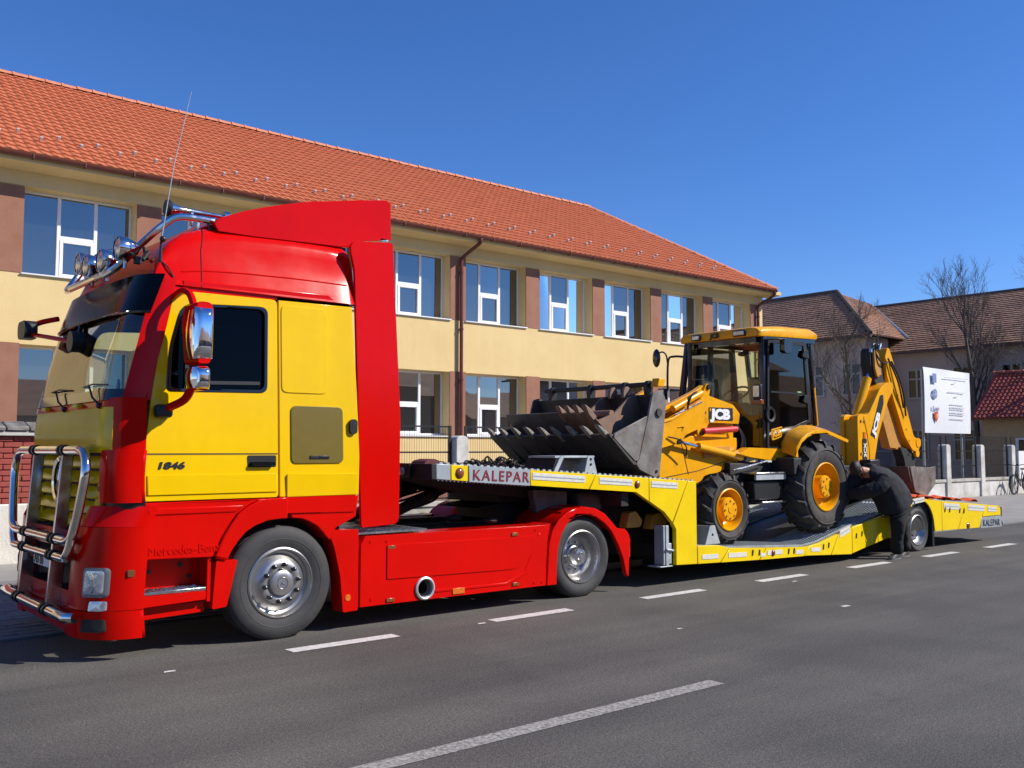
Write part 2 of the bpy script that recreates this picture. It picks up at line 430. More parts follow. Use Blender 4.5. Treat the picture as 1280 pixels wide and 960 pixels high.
sch = thing("school_building", "long two storey yellow school with orange tiled roof and brown pilasters", "building", (10, Yb, 0))
XL, XR = -13.4, 32.0
pil = [16.80 - 9.1 - 2.98*k for k in range(6, 0, -1)] + [7.70, 10.73, 13.77, 16.80, 19.76, 22.71, 25.60, 28.53, 31.45]
pil = [p for p in pil if p > XL]
m = MB()
for a, b in ((.88,2.07),(3.95,5.50),(7.42,7.86)): m.box(XL, XR, Yb, Yb+.5, a, b)
m.box(XL, XL+.4, Yb+.5, 31.6, .0, 7.86); m.box(XR-.4, XR, Yb+.5, 31.6, 0, 7.86); m.box(XL, XR, 31.6, 32.0, 0, 7.86)
for p in pil:
    for a, b in ((2.07,3.95),(5.50,7.42)): m.box(p-.285, min(p+.285, XR), Yb+.02, Yb+.5, a, b)
m.box(XL, pil[0]-.285, Yb+.02, Yb+.5, 2.07, 3.95); m.box(XL, pil[0]-.285, Yb+.02, Yb+.5, 5.5, 7.42)
m.box(pil[-1]+.285, XR, Yb+.02, Yb+.5, 2.07, 3.95); m.box(pil[-1]+.285, XR, Yb+.02, Yb+.5, 5.5, 7.42)
m.build("wall", WALLY, sch)
MB().box(XL-.03, XR+.03, Yb-.04, Yb+.5, 0, .88).build("plinth", PLINTH, sch)
pp = None
for p in pil:
    for z in (2.07, 5.50):
        if pp is None:
            h = 1.88
            pp = MB().box(p-.285, p+.285, Yb-.012, Yb+.02, z, z+1.90).build("pilaster_panel", BROWNP, sch); pf = (p, z)
        else:
            c = copy_part(pp, sch, (p-pf[0], 0, z-pf[1]))
            if p == pil[-1]: pass
# soffit, gutter, downpipes
MB().prism([(21.93,7.80),(22.5,7.74),(22.5,7.90),(21.93,7.93)], 'x', XL-.5, XR+.45).build("soffit", WALLY, sch)
g = MB()
gp = []
for i in range(9):
    a = math.pi + math.pi*i/8; gp.append((21.85+.075*math.cos(a), 7.955+.085*math.sin(a)))
for i in range(8, -1, -1):
    a = math.pi + math.pi*i/8; gp.append((21.85+.066*math.cos(a), 7.957+.076*math.sin(a)))
g.ngon_prism(gp, 'x', XL-.5, XR+.02)
gut = g.build("gutter", GUTM, sch)
for k in range(-8, 26):
    MB().box(5+k*1.05-.012, 5+k*1.05+.012, 21.765, 21.94, 7.865, 7.968).build("gutter_bracket", GUTM, gut)
def downpipe(xt, xb):
    m = MB(); m.tube(catmull([(xt,21.86,7.9),(xt,21.86,7.78),(xt-.1,22.05,7.62),(xb+.05,22.35,7.40),(xb,22.40,7.25),(xb,22.40,7.0)],4)+[Vector((xb,22.40,.2))], .055, 10)
    for z in (6.9,5.2,3.7,1.9): m.tube([(xb,22.40,z),(xb,22.40,z+.05)], .068, 10); m.box(xb-.02,xb+.02,22.42,22.49,z,z+.05)
    m.build("downpipe", GUTM, sch)
downpipe(17.15, 16.86); downpipe(31.9, 31.55); downpipe(-1.05, -1.3)
# windows: frame > panes, sill
def make_window(x0, z0, wd, ht):
    y = 22.86; t = .055
    a, b = wd*.335, wd*.665; zt = z0 + ht*.49
    f = MB()
    f.box(x0, x0+t, y, y+.07, z0, z0+ht); f.box(x0+wd-t, x0+wd, y, y+.07, z0, z0+ht)
    f.box(x0+t, x0+wd-t, y, y+.07, z0, z0+t); f.box(x0+t, x0+wd-t, y, y+.07, z0+ht-t, z0+ht)
    f.box(x0+a-.04, x0+a+.04, y-.003, y+.067, z0+t, z0+ht-t); f.box(x0+b-.04, x0+b+.04, y-.003, y+.067, z0+t, z0+ht-t)
    f.box(x0+a+.04, x0+b-.04, y-.001, y+.069, zt-.05, zt+.05)
    o = f.build("window", PVC, sch, bev=.006, seg=1)
    sa = MB(); A0, A1, Z0, Z1 = x0+a+.03, x0+b-.03, z0+t-.01, zt-.035
    sa.box(A0,A0+.07,y-.02,y+.05,Z0,Z1); sa.box(A1-.07,A1,y-.02,y+.05,Z0,Z1); sa.box(A0+.07,A1-.07,y-.02,y+.05,Z0,Z0+.07); sa.box(A0+.07,A1-.07,y-.02,y+.05,Z1-.07,Z1)
    sa.build("sash", PVC, o, bev=.005, seg=1)
    for k, (xa, xb, za, zb) in enumerate(((x0+t,x0+a-.04,z0+t,z0+ht-t),(x0+a+.04,x0+b-.04,zt+.05,z0+ht-t),(A0+.07,A1-.07,Z0+.07,Z1-.07),(x0+b+.04,x0+wd-t,z0+t,z0+ht-t))):
        # panes are never perfectly parallel
        ax, az = [random.uniform(-.004,.004) for _ in range(2)]
        MB().add([(xa,y+.03-ax-az,za),(xb,y+.03+ax-az,za),(xb,y+.03+ax+az,zb),(xa,y+.03-ax+az,zb)], [(0,1,2,3)]).build("pane", PANE, o)
    MB().box(x0-.03, x0+wd+.03, 22.44, 22.85, z0-.045, z0-.012).build("sill", PVC, o, bev=.006, seg=1)
    return o
for i in range(len(pil)-1):
    x0 = pil[i]+.287; wd = pil[i+1]-pil[i]-.574
    for z0, ht in ((2.085,1.86),(5.515,1.90)):
        make_window(x0, z0, wd, ht)
# dark rooms behind the glass
MB().box(XL+.5, XR-.5, 23.3, 23.4, .3, 7.7).build("inner_wall", DARK, sch)
# roof of single laid tiles
E0 = Vector((0,21.84,7.97)); RG = Vector((0,27.05,11.45)); sl = (RG-E0); SL = sl.length; sl.normalize(); nrm = Vector((0,-sl.z,sl.y)).normalized()
NC = 22; CL = SL/NC; TW = .228
XE, XRg = 32.02, 26.65
deck = MB(); o = -.035
def rp(x, s, h): q = E0 + sl*s + nrm*h; return (x, q.y, q.z)
deck.add([rp(XL-.6,0,o),rp(XE,0,o),rp(XRg,SL,o),rp(XL-.6,SL,o),(XE,32.26,7.93),(XL-.6,32.26,7.93)], [(0,1,2,3),(1,4,2),(2,4,5,3)])
deck.build("roof", TILEM, sch)
rm = MB()
prof = [(0,.004),(.035,.026),(.085,.030),(.125,.010),(.228,.004)]
for j in range(NC):
    s0, s1 = j*CL-.03, (j+1)*CL+.005
    xmax = XE - (XE-XRg)*((j+.3)/NC)
    i = 0
    while True:
        x = XL-.6 + i*TW; i += 1
        if x + TW > xmax: break
        dz = random.uniform(-.004,.004); dx = random.uniform(-.004,.004); vs = []
        for u, h in prof:
            vs += [rp(x+u+dx, s0, h-.03), rp(x+u+dx, s0, h*1.1+.034+dz), rp(x+u+dx, s1, h*.7+dz*.3)]
        fs = []
        for k in range(4):
            a = k*3; b = a+3; fs += [(a,b,b+1,a+1),(a+1,b+1,b+2,a+2)]
        rm.add(vs, fs)
kind(rm.build("roof_tile", TILEM, sch, ang=22), 'stuff')
# ridge and hip caps, one by one
def cap(a, b, r=.115):
    a, b = Vector(a), Vector(b); t = (b-a).normalized(); side = t.cross(Vector((0,0,1))).normalized(); up = side.cross(t)
    secs = []
    for q, rr in ((a,r*1.12),(a+(b-a)*.14,r*1.12),(a+(b-a)*.15,r),(b,r*.94)):
        secs.append([q + side*math.cos(math.pi*k/6)*rr + up*(math.sin(math.pi*k/6)*rr*.85-.03) for k in range(7)])
    return MB().loft(secs, closed=False, cap=False)
x = XL-.6; first = None
while x < XRg-.2:
    if first is None: first = cap((x,27.05,11.47),(x+.42,27.05,11.47)).build("ridge_tile", RIDGEM, sch, solid=.015); fx = x
    else: copy_part(first, sch, (x-fx, 0, random.uniform(-.006,.006)))
    x += .40
hA, hB = Vector((XRg,27.05,11.47)), Vector((XE+.03,21.84,7.99)); n = int((hB-hA).length/.42); hf = None
for k in range(n):
    a = hB + (hA-hB)*(k/n); b = hB + (hA-hB)*((k+1.06)/n)
    if hf is None: hf = cap(a,b).build("hip_tile", RIDGEM, sch, solid=.015); h0 = a
    else: d = a-h0; copy_part(hf, sch, d)
# snow guards in two staggered rows
gf = None
for k in range(-10, 32):
    for row, off in ((3.15,0),(4.15,.42)):
        x = 5.32 + .845*k + off; q = rp(x, row*CL, .03)
        if x > XE-1.2-(XE-XRg)*.2: continue
        if gf is None:
            mm = MB(); mm.add([rp(x-.03,row*CL,.03),rp(x+.03,row*CL,.03),rp(x+.03,row*CL,.12),rp(x-.03,row*CL,.12),rp(x-.03,row*CL+.10,.02),rp(x+.03,row*CL+.10,.02),rp(x+.03,row*CL+.05,.13),rp(x-.03,row*CL+.05,.13)],
                          [(0,1,2,3),(3,2,6,7),(7,6,5,4),(0,3,7,4),(1,5,6,2)])
            gf = mm.build("snow_guard", GUARD, sch); g0 = q
        else: copy_part(gf, sch, (q[0]-g0[0], q[1]-g0[1], q[2]-g0[2]))
# ================================================================ FENCES AND THE STREET BEHIND
CONC = mk("weathered_concrete", (.50,.48,.43), .9, col2=(.30,.28,.24), vscale=3.2, bump=.5, bscale=22, detail=10)
CONCW = mk("whitewashed_concrete", (.66,.645,.61), .9, col2=(.42,.40,.36), vscale=2.6, bump=.45, bscale=22, detail=10)
BRICKM = mk("red_painted_brick", (.34,.060,.042), .75, col2=(.27,.050,.038), vscale=8, bump=.3, bscale=45)
MORTAR = mk("mortar", (.20,.05,.04), .9, bump=.3)
PLAST = mk("rough_white_plaster", (.70,.67,.60), .95, col2=(.60,.56,.48), vscale=4, bump=1.0, bscale=28)
COPE = mk("dark_coping", (.07,.065,.06), .8, col2=(.30,.28,.25), vscale=7, bump=.4)
WIREM = mk("dark_fence_wire", (.035,.037,.038), .5, .3)
POSTM = mk("dark_steel_post", (.025,.026,.028), .5, .3)
FY = 14.75
bw = thing("brick_wall", "low red brick boundary wall with plaster base left of the truck", "wall", (2.5, FY+.2, .08))
MB().box(.2, 4.55, FY+.0, FY+.45, .05, .91).build("plaster_base", PLAST, bw, bev=.02)
MB().box(.2, 4.55, FY+.055, FY+.40, .91, 1.86).build("mortar_core", MORTAR, bw)
bf = None
for r in range(12):
    for i in range(18):
        x = .2 + i*.245 + (.12 if r % 2 else 0); z = .915 + r*.079
        if x > 4.33: continue
        if bf is None: bf = MB().box(x, x+.235, FY+.035, FY+.15, z, z+.068).build("brick", BRICKM, bw, bev=.006, seg=1); b0 = (x,z)
        else: copy_part(bf, bw, (x-b0[0], random.uniform(-.012,.012), z-b0[1]+random.uniform(-.002,.002)))
MB().box(.15, 4.6, FY-.04, FY+.5, 1.862, 1.93).build("ledge", CONCW, bw, bev=.012)
cf = None
for i in range(15):
    x = .15 + i*.30
    if cf is None: cf = MB().prism([(FY-.07,1.932),(FY+.53,1.932),(FY+.53,1.99),(FY+.23,2.07),(FY-.07,1.99)], 'x', x, x+.285).build("coping_stone", COPE, bw, bev=.01, seg=1); c0 = x
    else: copy_part(cf, bw, (x-c0, 0, random.uniform(-.004,.004)))

fence = thing("mesh_fence", "dark wire mesh fence on a low concrete base with white concrete posts", "fence", (20, FY, .08))
bs = MB()
cp = [11.10 + 2.482*k for k in range(-2, 13)]
for a, b in zip(cp[:-1], cp[1:]):
    MB().box(a+.155, b-.155, FY, FY+.22, .04, .60).build("base_wall", CONCW if a > 25 else CONC, fence, bev=.015)
    MB().box(a+.155, b-.155, FY-.04, FY+.26, .602, .70).build("coping", CONC, fence, bev=.015)
pf = None
for x in cp:
    if pf is None:
        o2 = [(-.15,.04),(.15,.04),(.15,1.84)] + [(.15*math.cos(R(a)), 1.84+.10*math.sin(R(a))) for a in range(20,180,20)] + [(-.15,1.84)]
        pf = MB().ngon_prism([(x+a,b) for a,b in o2], 'y', FY-.06, FY+.24).build("concrete_post", CONCW, fence, bev=.015); q0 = x
    else: copy_part(pf, fence, (x-q0, 0, -.10 if x > 25 else 0))
fr = pn = None
for a, b in zip(cp[:-1], cp[1:]):
    if fr is None:
        f = MB(); xa, xb = a+.19, b-.19; y = FY+.10
        for x in (xa, xb): f.box(x-.025, x+.025, y-.02, y+.02, .70, 2.13)
        for z in (.745, 1.13, 1.62, 2.11): f.box(xa+.025, xb-.025, y-.012, y+.012, z-.015, z+.015)
        fr = f.build("panel_frame", POSTM, fence)
        g = MB(); x = xa+.06
        while x < xb-.05:
            g.tube([(x,y-.014,.75),(x,y-.014,2.12)], .0032, 3, cap=False); x += .055
        for z in (.9, 1.3, 1.34, 1.9, 1.94): g.tube([(xa,y-.018,z),(xb,y-.018,z)], .0032, 3, cap=False)
        pn = kind(g.build("wire_mesh", WIREM, fence), 'stuff'); w0 = a
    else:
        copy_part(fr, fence, (a-w0,0,0)); kind(copy_part(pn, fence, (a-w0,0,0)), 'stuff')

# ---------------- project billboard
SHEET = mk("white_banner", (.76,.78,.80), .45, var=.03, bump=.06, bscale=5)
INKG = mk("grey_print", (.52,.54,.57), .7); INKB = mk("blue_print", (.17,.22,.42), .7); INKR = mk("red_print", (.5,.05,.05), .7); INKY = mk("yellow_print", (.7,.5,.05), .7)
bb = thing("billboard", "white project information board on two posts behind the fence", "billboard", (33, 15.9, .08))
BY = 15.7
def bsh(u, v):
    return (31.42+3.38*u + .05*math.sin(v*2.6), BY - .05*math.sin(u*math.pi)*math.sin(v*3.1+.3) + (.05*math.sin(u*9+1)*max(0,v-.9)*5), 2.24+2.24*v - .05*u*v)
MB().grid(bsh, 20, 16).build("banner", SHEET, bb, solid=.012)
fm = MB(); fm.box(31.42,34.8,BY+.06,BY+.10,2.25,2.31); fm.box(31.42,34.8,BY+.06,BY+.10,4.36,4.42); fm.box(31.45,31.52,BY+.06,BY+.1,2.3,4.38); fm.box(34.66,34.72,BY+.06,BY+.1,2.3,4.38)
fm.build("frame", GALV, bb)
for x in (31.62, 34.42): MB().tube([(x,BY+.15,.0),(x,BY+.15,4.4)], .045, 8).build("post", GALV, bb)
TB = BY-.075
def bt(s, h, x, z, mt, al='CENTER'): return text(s, h, (x,TB,z), mt, bb, align=al, ex=.003)
for k, (x0, x1, z) in enumerate(((32.75,34.55,4.16),(33.4,33.65,4.00),(33.0,34.3,3.66),(33.45,33.7,3.50),(33.1,34.15,3.22),(33.1,34.2,3.12),(33.1,34.2,3.05),(33.1,34.2,2.94),(33.1,34.2,2.87),(33.1,34.2,2.72))):
    mm = MB(); x = x0
    while x < x1:
        wv = random.uniform(.05,.14); mm.box(x, min(x+wv,x1), TB-.002, TB+.002, z, z+.035); x += wv+.03
    mm.build("print_line", INKG, bb)
MB().box(31.92,32.20,TB-.002,TB+.002,3.96,4.28).build("emblem", INKB, bb)
MB().lathe([(.09,0),(.17,0)], (32.07,TB,3.58), 'y', 20).build("emblem", INKB, bb)
MB().box(32.02,32.12,TB-.002,TB+.002,3.5,3.66).build("emblem", INKB, bb)
bt("Regi", .17, 31.86, 3.0, INKB, 'LEFT'); bt("o", .17, 32.22, 3.0, INKR, 'LEFT')
MB().ngon_prism([(31.98,2.78),(32.12,2.60),(32.26,2.78),(32.26,2.96),(31.98,2.96)], 'y', TB-.002, TB+.002).build("emblem", INKR, bb)
MB().ngon_prism([(32.13,2.72),(32.22,2.80),(32.22,2.90),(32.13,2.90)], 'y', TB-.005, TB+.0).build("emblem", INKY, bb)

# ---------------- long brown roofed house with a hipped wing
OLDW = mk("old_mauve_render", (.44,.375,.335), .95, col2=(.37,.315,.285), vscale=.7, bump=.3)
OLDT = mk("old_brown_tile", (.42,.235,.15), .85, col2=(.27,.155,.105), vscale=1.1, bump=.2, bscale=12, detail=10)
OLDTD = mk("old_ridge", (.10,.07,.06), .9)
FLASH = mk("zinc_flashing", (.45,.48,.52), .4, .6)
oh = thing("old_house", "long mauve house with brown tiled roof and hipped wing", "building", (54, 20, 0))
XF = 46.6
def tile_slope(P0, P1, P2, P3, rows, mat, name, parent, tw=.45, lift=.06):
    """P0-P1 along the eave, P3-P2 along the ridge; laid in courses of separate tiles"""
    P0,P1,P2,P3 = [Vector(p) for p in (P0,P1,P2,P3)]; n = (P1-P0).cross(P3-P0).normalized()
    if n.z < 0: n = -n
    mm = MB(); rnd = random.Random(rows*7+int(tw*100))
    for j in range(rows):
        a = j/rows; b = (j+1.05)/rows; A0 = P0+(P3-P0)*a; A1 = P1+(P2-P1)*a; B0 = P0+(P3-P0)*min(b,1); B1 = P1+(P2-P1)*min(b,1)
        k = max(1, int(max((A1-A0).length,.01)/tw)); off = .5*(j%2)/k
        for i in range(k):
            u0, u1 = min(1,i/k+off), min(1,(i+.95)/k+off); d = rnd.uniform(0,lift*.45)
            q = [A0+(A1-A0)*u0, A0+(A1-A0)*u1, B0+(B1-B0)*u1, B0+(B1-B0)*u0]
            mm.add([q[0]+n*(lift+d), q[1]+n*(lift+d*.5), q[2]+n*.008, q[3]+n*.008, q[0]-n*.02, q[1]-n*.02], [(0,1,2,3),(4,5,1,0)])
    return kind(mm.build(name, mat, parent, ang=10), 'stuff')
wl = MB(); wl.box(XF, XF+10.6, -8, 34, 0, 6.75); wl.build("wall", OLDW, oh)
wl2 = MB(); wl2.box(44.4, 46.59, 25.1, 34, 0, 7.4); wl2.build("wing_wall", OLDW, oh)
MB().add([(46.2,-9,6.60),(46.2,34.4,6.60),(52,34.4,9.93),(52,-9,9.93),(57.8,-9,6.6),(57.8,34.4,6.6)], [(0,1,2,3),(3,2,5,4)]).build("roof", OLDT, oh)
tile_slope((46.1,2,6.63),(46.1,30,6.63),(52,30,9.97),(52,2,9.97), 26, OLDT, "roof_tile", oh, .30, .05)
MB().tube([(52,-9,9.99),(52,34,9.99)], .11, 6).build("ridge", OLDTD, oh)
c1, c2, r1, r2, bk = (43.95,24.6,7.36), (43.95,34.4,7.36), (48.5,29.1,10.5), (48.5,34.4,10.5), (47.6,24.6,7.36)
MB().add([c1,c2,r2,r1,bk,(53.5,29.1,8.9),(53.5,34.4,8.9)], [(0,1,2,3),(4,0,3,5),(3,2,6,5)]).build("wing_roof", OLDT, oh)
tile_slope((43.9,24.6,7.42),(43.9,34.4,7.42),(48.5,34.4,10.56),(48.5,29.1,10.56), 22, OLDT, "roof_tile", oh, .30, .05)
tile_slope((47.6,24.55,7.40),(43.95,24.55,7.40),(48.5,29.1,10.54),(52.1,29.0,10.2), 22, OLDT, "roof_tile", oh, .30, .05)
MB().tube([(43.9,24.55,7.48),(48.5,29.1,10.62)], .11, 6).build("hip_ridge", OLDTD, oh)
MB().tube([(48.5,29.1,10.62),(48.5,34.4,10.62)], .11, 6).build("ridge", OLDTD, oh)
MB().tube([(47.5,24.5,7.46),(52,28.9,10.05)], .09, 6).build("valley_flashing", FLASH, oh)
for y0,y1,z in ((-9,24.4,6.58),): MB().box(46.0,46.12,y0,y1,z-.07,z+.04).build("gutter", OLDTD, oh)
MB().box(43.78,43.92,24.5,34.4,7.26,7.38).build("gutter", OLDTD, oh)
FRW = mk("old_window_frame", (.38,.37,.35), .6)
OPANE = glassy("old_pane", (0,0,0), .03, opaque=(.012,.013,.015))
wf = None
def old_window(x, y0, y1, z0, z1):
    f = MB(); f.box(x-.06,x+.02,y0,y0+.1,z0,z1); f.box(x-.06,x+.02,y1-.1,y1,z0,z1); f.box(x-.058,x+.02,y0+.1,y1-.1,z0,z0+.1); f.box(x-.058,x+.02,y0+.1,y1-.1,z1-.1,z1)
    ym = (y0+y1)/2; f.box(x-.056,x+.02,ym-.05,ym+.05,z0+.1,z1-.1); zt = z0+(z1-z0)*.66
    f.box(x-.054,x+.02,y0+.1,ym-.05,zt-.04,zt+.04); f.box(x-.054,x+.02,ym+.05,y1-.1,zt-.04,zt+.04)
    o = f.build("window", FRW, oh)
    for a,b in ((y0+.1,ym-.05),(ym+.05,y1-.1)):
        for c,d in ((z0+.1,zt-.04),(zt+.04,z1-.1)):
            MB().add([(x-.01,a,c),(x-.01,b,c),(x-.01,b,d),(x-.01,a,d)],[(0,1,2,3)]).build("pane", OPANE, o)
for k in range(8):
    y = 23.6 - k*2.3
    if y > 24.0: continue
    old_window(46.59, y-.5, y+.5, 4.2, 5.75); old_window(46.59, y-.55, y+.55, 1.1, 2.7)
for y in (25.9,28.0,30.4): old_window(44.39, y-.55, y+.55, 4.4, 6.1)
# ---------------- small tiled house on the right
TANW = mk("tan_render", (.40,.29,.16), .95, var=.08, bump=.3)
TILER = mk("red_glazed_tile", (.38,.085,.055), .5, col2=(.28,.06,.04), vscale=3, bump=.15, bscale=20)
sh = thing("small_house", "small tan house with bright red tiled roof behind the fence", "building", (43, 15, 0))
MB().box(42.3,46.0,8,18.55,0,3.1).build("wall", TANW, sh)
MB().add([(41.9,7,3.0),(41.9,18.95,3.0),(44.5,18.95,5.05),(44.5,7,5.05),(46.15,7,3.7),(46.15,18.95,3.7)], [(0,1,2,3),(3,2,5,4),(1,5,2),(0,3,4)]).build("roof", TILER, sh)
tf = None
Pn = Vector((41.85,0,3.03)); Pr = Vector((44.5,0,5.1)); up = (Pr-Pn); UL = up.length; up.normalize(); nn = Vector((-up.z,0,up.x))
def shp(y, s, h): q = Pn + up*s + nn*h; return (q.x, y, q.z)
nrow, cnt = 13, 0
for j in range(nrow):
    for i in range(21):
        y = 18.75 - .19*i; s0 = j*UL/nrow-.03; s1 = (j+1)*UL/nrow
        if y < 12: continue
        if tf is None:
            vs = []; pr = [(0,.0),(.04,.04),(.085,.048),(.13,.02),(.186,.0)]
            for u, h in pr: vs += [shp(y-u,s0,h-.02), shp(y-u,s0,h+.045), shp(y-u,s1,h+.0)]
            fs = []
            for k in range(4): a=k*3; b=a+3; fs += [(a,b,b+1,a+1),(a+1,b+1,b+2,a+2)]
            tf = MB().add(vs, fs).build("roof_tile", TILER, sh, ang=50); t0 = (y, 0)
        else:
            d = up*(j*UL/nrow); copy_part(tf, sh, (d.x, y-t0[0], d.z)); cnt += 1
rt = None
for i in range(18):
    y = 18.95 - .42*i
    if rt is None: rt = cap((44.5,y,5.12),(44.5,y-.44,5.12), .14).build("ridge_tile", TILER, sh, solid=.02); ry = y
    else: copy_part(rt, sh, (0, y-ry, 0))
dd = MB(); dd.box(42.2,42.29,16.2,16.32,.3,2.2); dd.box(42.2,42.29,17.05,17.17,.3,2.2); dd.box(42.2,42.29,16.32,17.05,2.08,2.2); dd.box(42.2,42.29,16.32,17.05,.3,.9)
ddo = dd.build("door", PVC, sh)
MB().box(42.25,42.28,16.32,17.05,.9,2.08).build("pane", OPANE, ddo)
MB().box(41.8,41.92,7,19.0,2.93,3.0).build("gutter", GUTM, sh)

# ---------------- bare trees
BARK = mk("dark_bark", (.075,.062,.052), .9, col2=(.12,.10,.085), vscale=4, bump=.5, bscale=20)
TWIG = mk("twig_bark", (.115,.095,.08), .9)
def bare_tree(base, H, seed, label, spread=.55, trunkr=.22, first=.28, n0=7, lean=(0,0)):
    rnd = random.Random(seed); base = Vector(base)
    t = thing("bare_tree", label, "tree", base, "bare trees along the street")
    tr = MB(); tw = MB(); tips = 0
    def branch(p, d, L, r, lvl):
        pts = [p.copy()]; rad = [r]; k = 5 if lvl < 2 else 3; dd = d.copy()
        for i in range(k):
            dd = (dd + Vector((rnd.uniform(-1,1),rnd.uniform(-1,1),rnd.uniform(-.6,1)))*(.10+.05*lvl) + Vector((0,0,.07))).normalized()
            pts.append(pts[-1] + dd*(L/k)); rad.append(r*(1-.72*(i+1)/k))
        (tr if lvl < 2 else tw).tube(pts, rad, 6 if lvl < 2 else 3, cap=False)
        if lvl >= 4: return
        nb = (n0, 7, 6, 5)[lvl]
        for b in range(nb):
            f = (first if lvl == 0 else .25) + (1-(first if lvl == 0 else .25))*(b+rnd.random()*.7)/nb
            i = min(int(f*k), k-1); q = pts[i].lerp(pts[i+1], f*k-i)
            ax = (pts[i+1]-pts[i]).normalized(); o = ax.orthogonal().normalized(); o.rotate(Matrix.Rotation(rnd.uniform(0,6.283), 3, ax))
            nd = (ax*(1-spread*.75) + o*spread*rnd.uniform(.8,1.2) + Vector((0,0,.18))).normalized()
            branch(q, nd, L*rnd.uniform(.34,.50)*(1.12-.5*f if lvl==0 else 1.12), max(rad[i]*.5, .0065), lvl+1)
    branch(base, Vector((lean[0],lean[1],1)).normalized(), H*.78, trunkr, 0)
    tr.build("trunk", BARK, t); tw.build("crown", TWIG, t)
bare_tree((44.4,19.65,0), 10.6, 5, "tall bare tree standing above the white billboard", .46, .17, .30, 13)
bare_tree((36.2,21.15,0), 8.0, 12, "smaller bare tree right behind the backhoe loader", .58, .14, .25, 12)
bare_tree((44.0,15.0,0), 11.2, 23, "bare tree beyond the small red roofed house at the right edge", .60, .17, .3, 11, (0,.10))

# ---------------- bicycle leaning by the fence (cut by the right edge of the photograph)
bk = thing("bicycle", "black city bicycle leaning on the fence at the far right", "bicycle", (35.8, 14.35, .08))
BX, BYY, BZ = 35.2, 14.42, .08
def bwheel(x):
    o = MB().lathe([(.31,-.02),(.335,-.02),(.345,0),(.335,.02),(.31,.02),(.305,0),(.31,-.02)], (x,BYY,BZ+.345), 'y', 28).build("wheel", RUB, bk)
    s = MB()
    for k in range(18): a = k*math.pi/9; s.tube([(x,BYY,BZ+.345),(x+.31*math.cos(a),BYY,BZ+.345+.31*math.sin(a))], .003, 3)
    s.tube([(x,BYY-.04,BZ+.345),(x,BYY+.04,BZ+.345)], .025, 8)
    s.build("spokes", STEEL, o)
bwheel(BX); bwheel(BX+1.08)
f = MB(); a=(BX+.44,BYY,BZ+.30); st=(BX+1.08-.28-.5,BYY,BZ+.78); hd=(BX+.17,BYY,BZ+.85)
seatp=(BX+.70,BYY,BZ+.80); bb_=(BX+.52,BYY,BZ+.30)
for p,q in (((BX,BYY,BZ+.345),(BX+.17,BYY,BZ+.86)),((BX+.16,BYY,BZ+.82),bb_),((BX+.17,BYY,BZ+.74),bb_),(bb_,seatp),(bb_,(BX+1.08,BYY,BZ+.345)),(seatp,(BX+1.08,BYY,BZ+.345)),((BX+.17,BYY,BZ+.85),(BX+.20,BYY,BZ+1.02))): f.tube([p,q], .017, 8)
f.build("frame", BLKP, bk)
MB().tube(catmull([(BX+.32,BYY-.30,BZ+1.02),(BX+.18,BYY-.25,BZ+1.06),(BX+.20,BYY,BZ+1.03),(BX+.18,BYY+.25,BZ+1.06),(BX+.32,BYY+.30,BZ+1.02)],4), .014, 6).build("handlebar", BLKP, bk)
MB().loft([[(BX+.58,BYY-.02,BZ+.92),(BX+.58,BYY+.02,BZ+.92),(BX+.58,BYY+.02,BZ+.88),(BX+.58,BYY-.02,BZ+.88)],[(BX+.84,BYY-.09,BZ+.94),(BX+.84,BYY+.09,BZ+.94),(BX+.84,BYY+.06,BZ+.87),(BX+.84,BYY-.06,BZ+.87)]]).tube([seatp,(BX+.72,BYY,BZ+.9)],.014,6).build("saddle", BLKP, bk, bev=.01)
mg = MB()
for x in (BX,BX+1.08): mg.lathe([(.365,-.03),(.375,0),(.365,.03)], (x,BYY,BZ+.345), 'y', 16, R(10), R(200))
mg.build("mudguard", BLKP, bk, solid=.004)
# white notice sheet fixed behind the bicycle
tag(MB().box(36.25,37.6,FY-.10,FY-.07,.62,1.62).build("notice_sheet", WHITE, None), "white sheet hung on the fence behind the bicycle", "sheet")

# ---------------- street side behind the camera, unseen; houses added and sized for window reflections
def street_house(x0, x1, y0, h, label, wallm, roofm):
    t = thing("street_house", label, "building", ((x0+x1)/2, y0, 0))
    MB().box(x0,x1,y0-9,y0,0,h).build("wall", wallm, t)
    MB().add([(x0-.4,y0+.5,h-.1),(x1+.4,y0+.5,h-.1),(x1+.4,y0-4.5,h+2.3),(x0-.4,y0-4.5,h+2.3),(x1+.4,y0-9.5,h-.1),(x0-.4,y0-9.5,h-.1)],[(0,1,2,3),(3,2,4,5),(1,4,2),(0,3,5)]).build("roof", roofm, t)
    k = 0; x = x0+1.2
    while x < x1-1.5:
        f = MB().box(x,x+1.2,y0,y0+.06,1.2,2.7).build("window", PVC, t)
        MB().box(x+.08,x+1.12,y0+.05,y0+.07,1.28,2.62).build("pane", OPANE, f); x += 3.0
street_house(-30,-10.5,-14,3.7,"unseen grey house across the street facing the truck cab",OLDW,OLDT)
street_house(-9.5,10.5,-15,3.9,"unseen tan house across the street facing the school",TANW,OLDT)
street_house(11.5,33,-14.5,3.7,"unseen mauve house across the street opposite the trailer",OLDW,OLDT)
street_house(34,46.5,-15,6.2,"unseen tan house across the street, made tall to darken window reflections",TANW,OLDT)
street_house(47.5,78,-15,4.2,"unseen low grey house furthest along the street opposite",OLDW,OLDT)
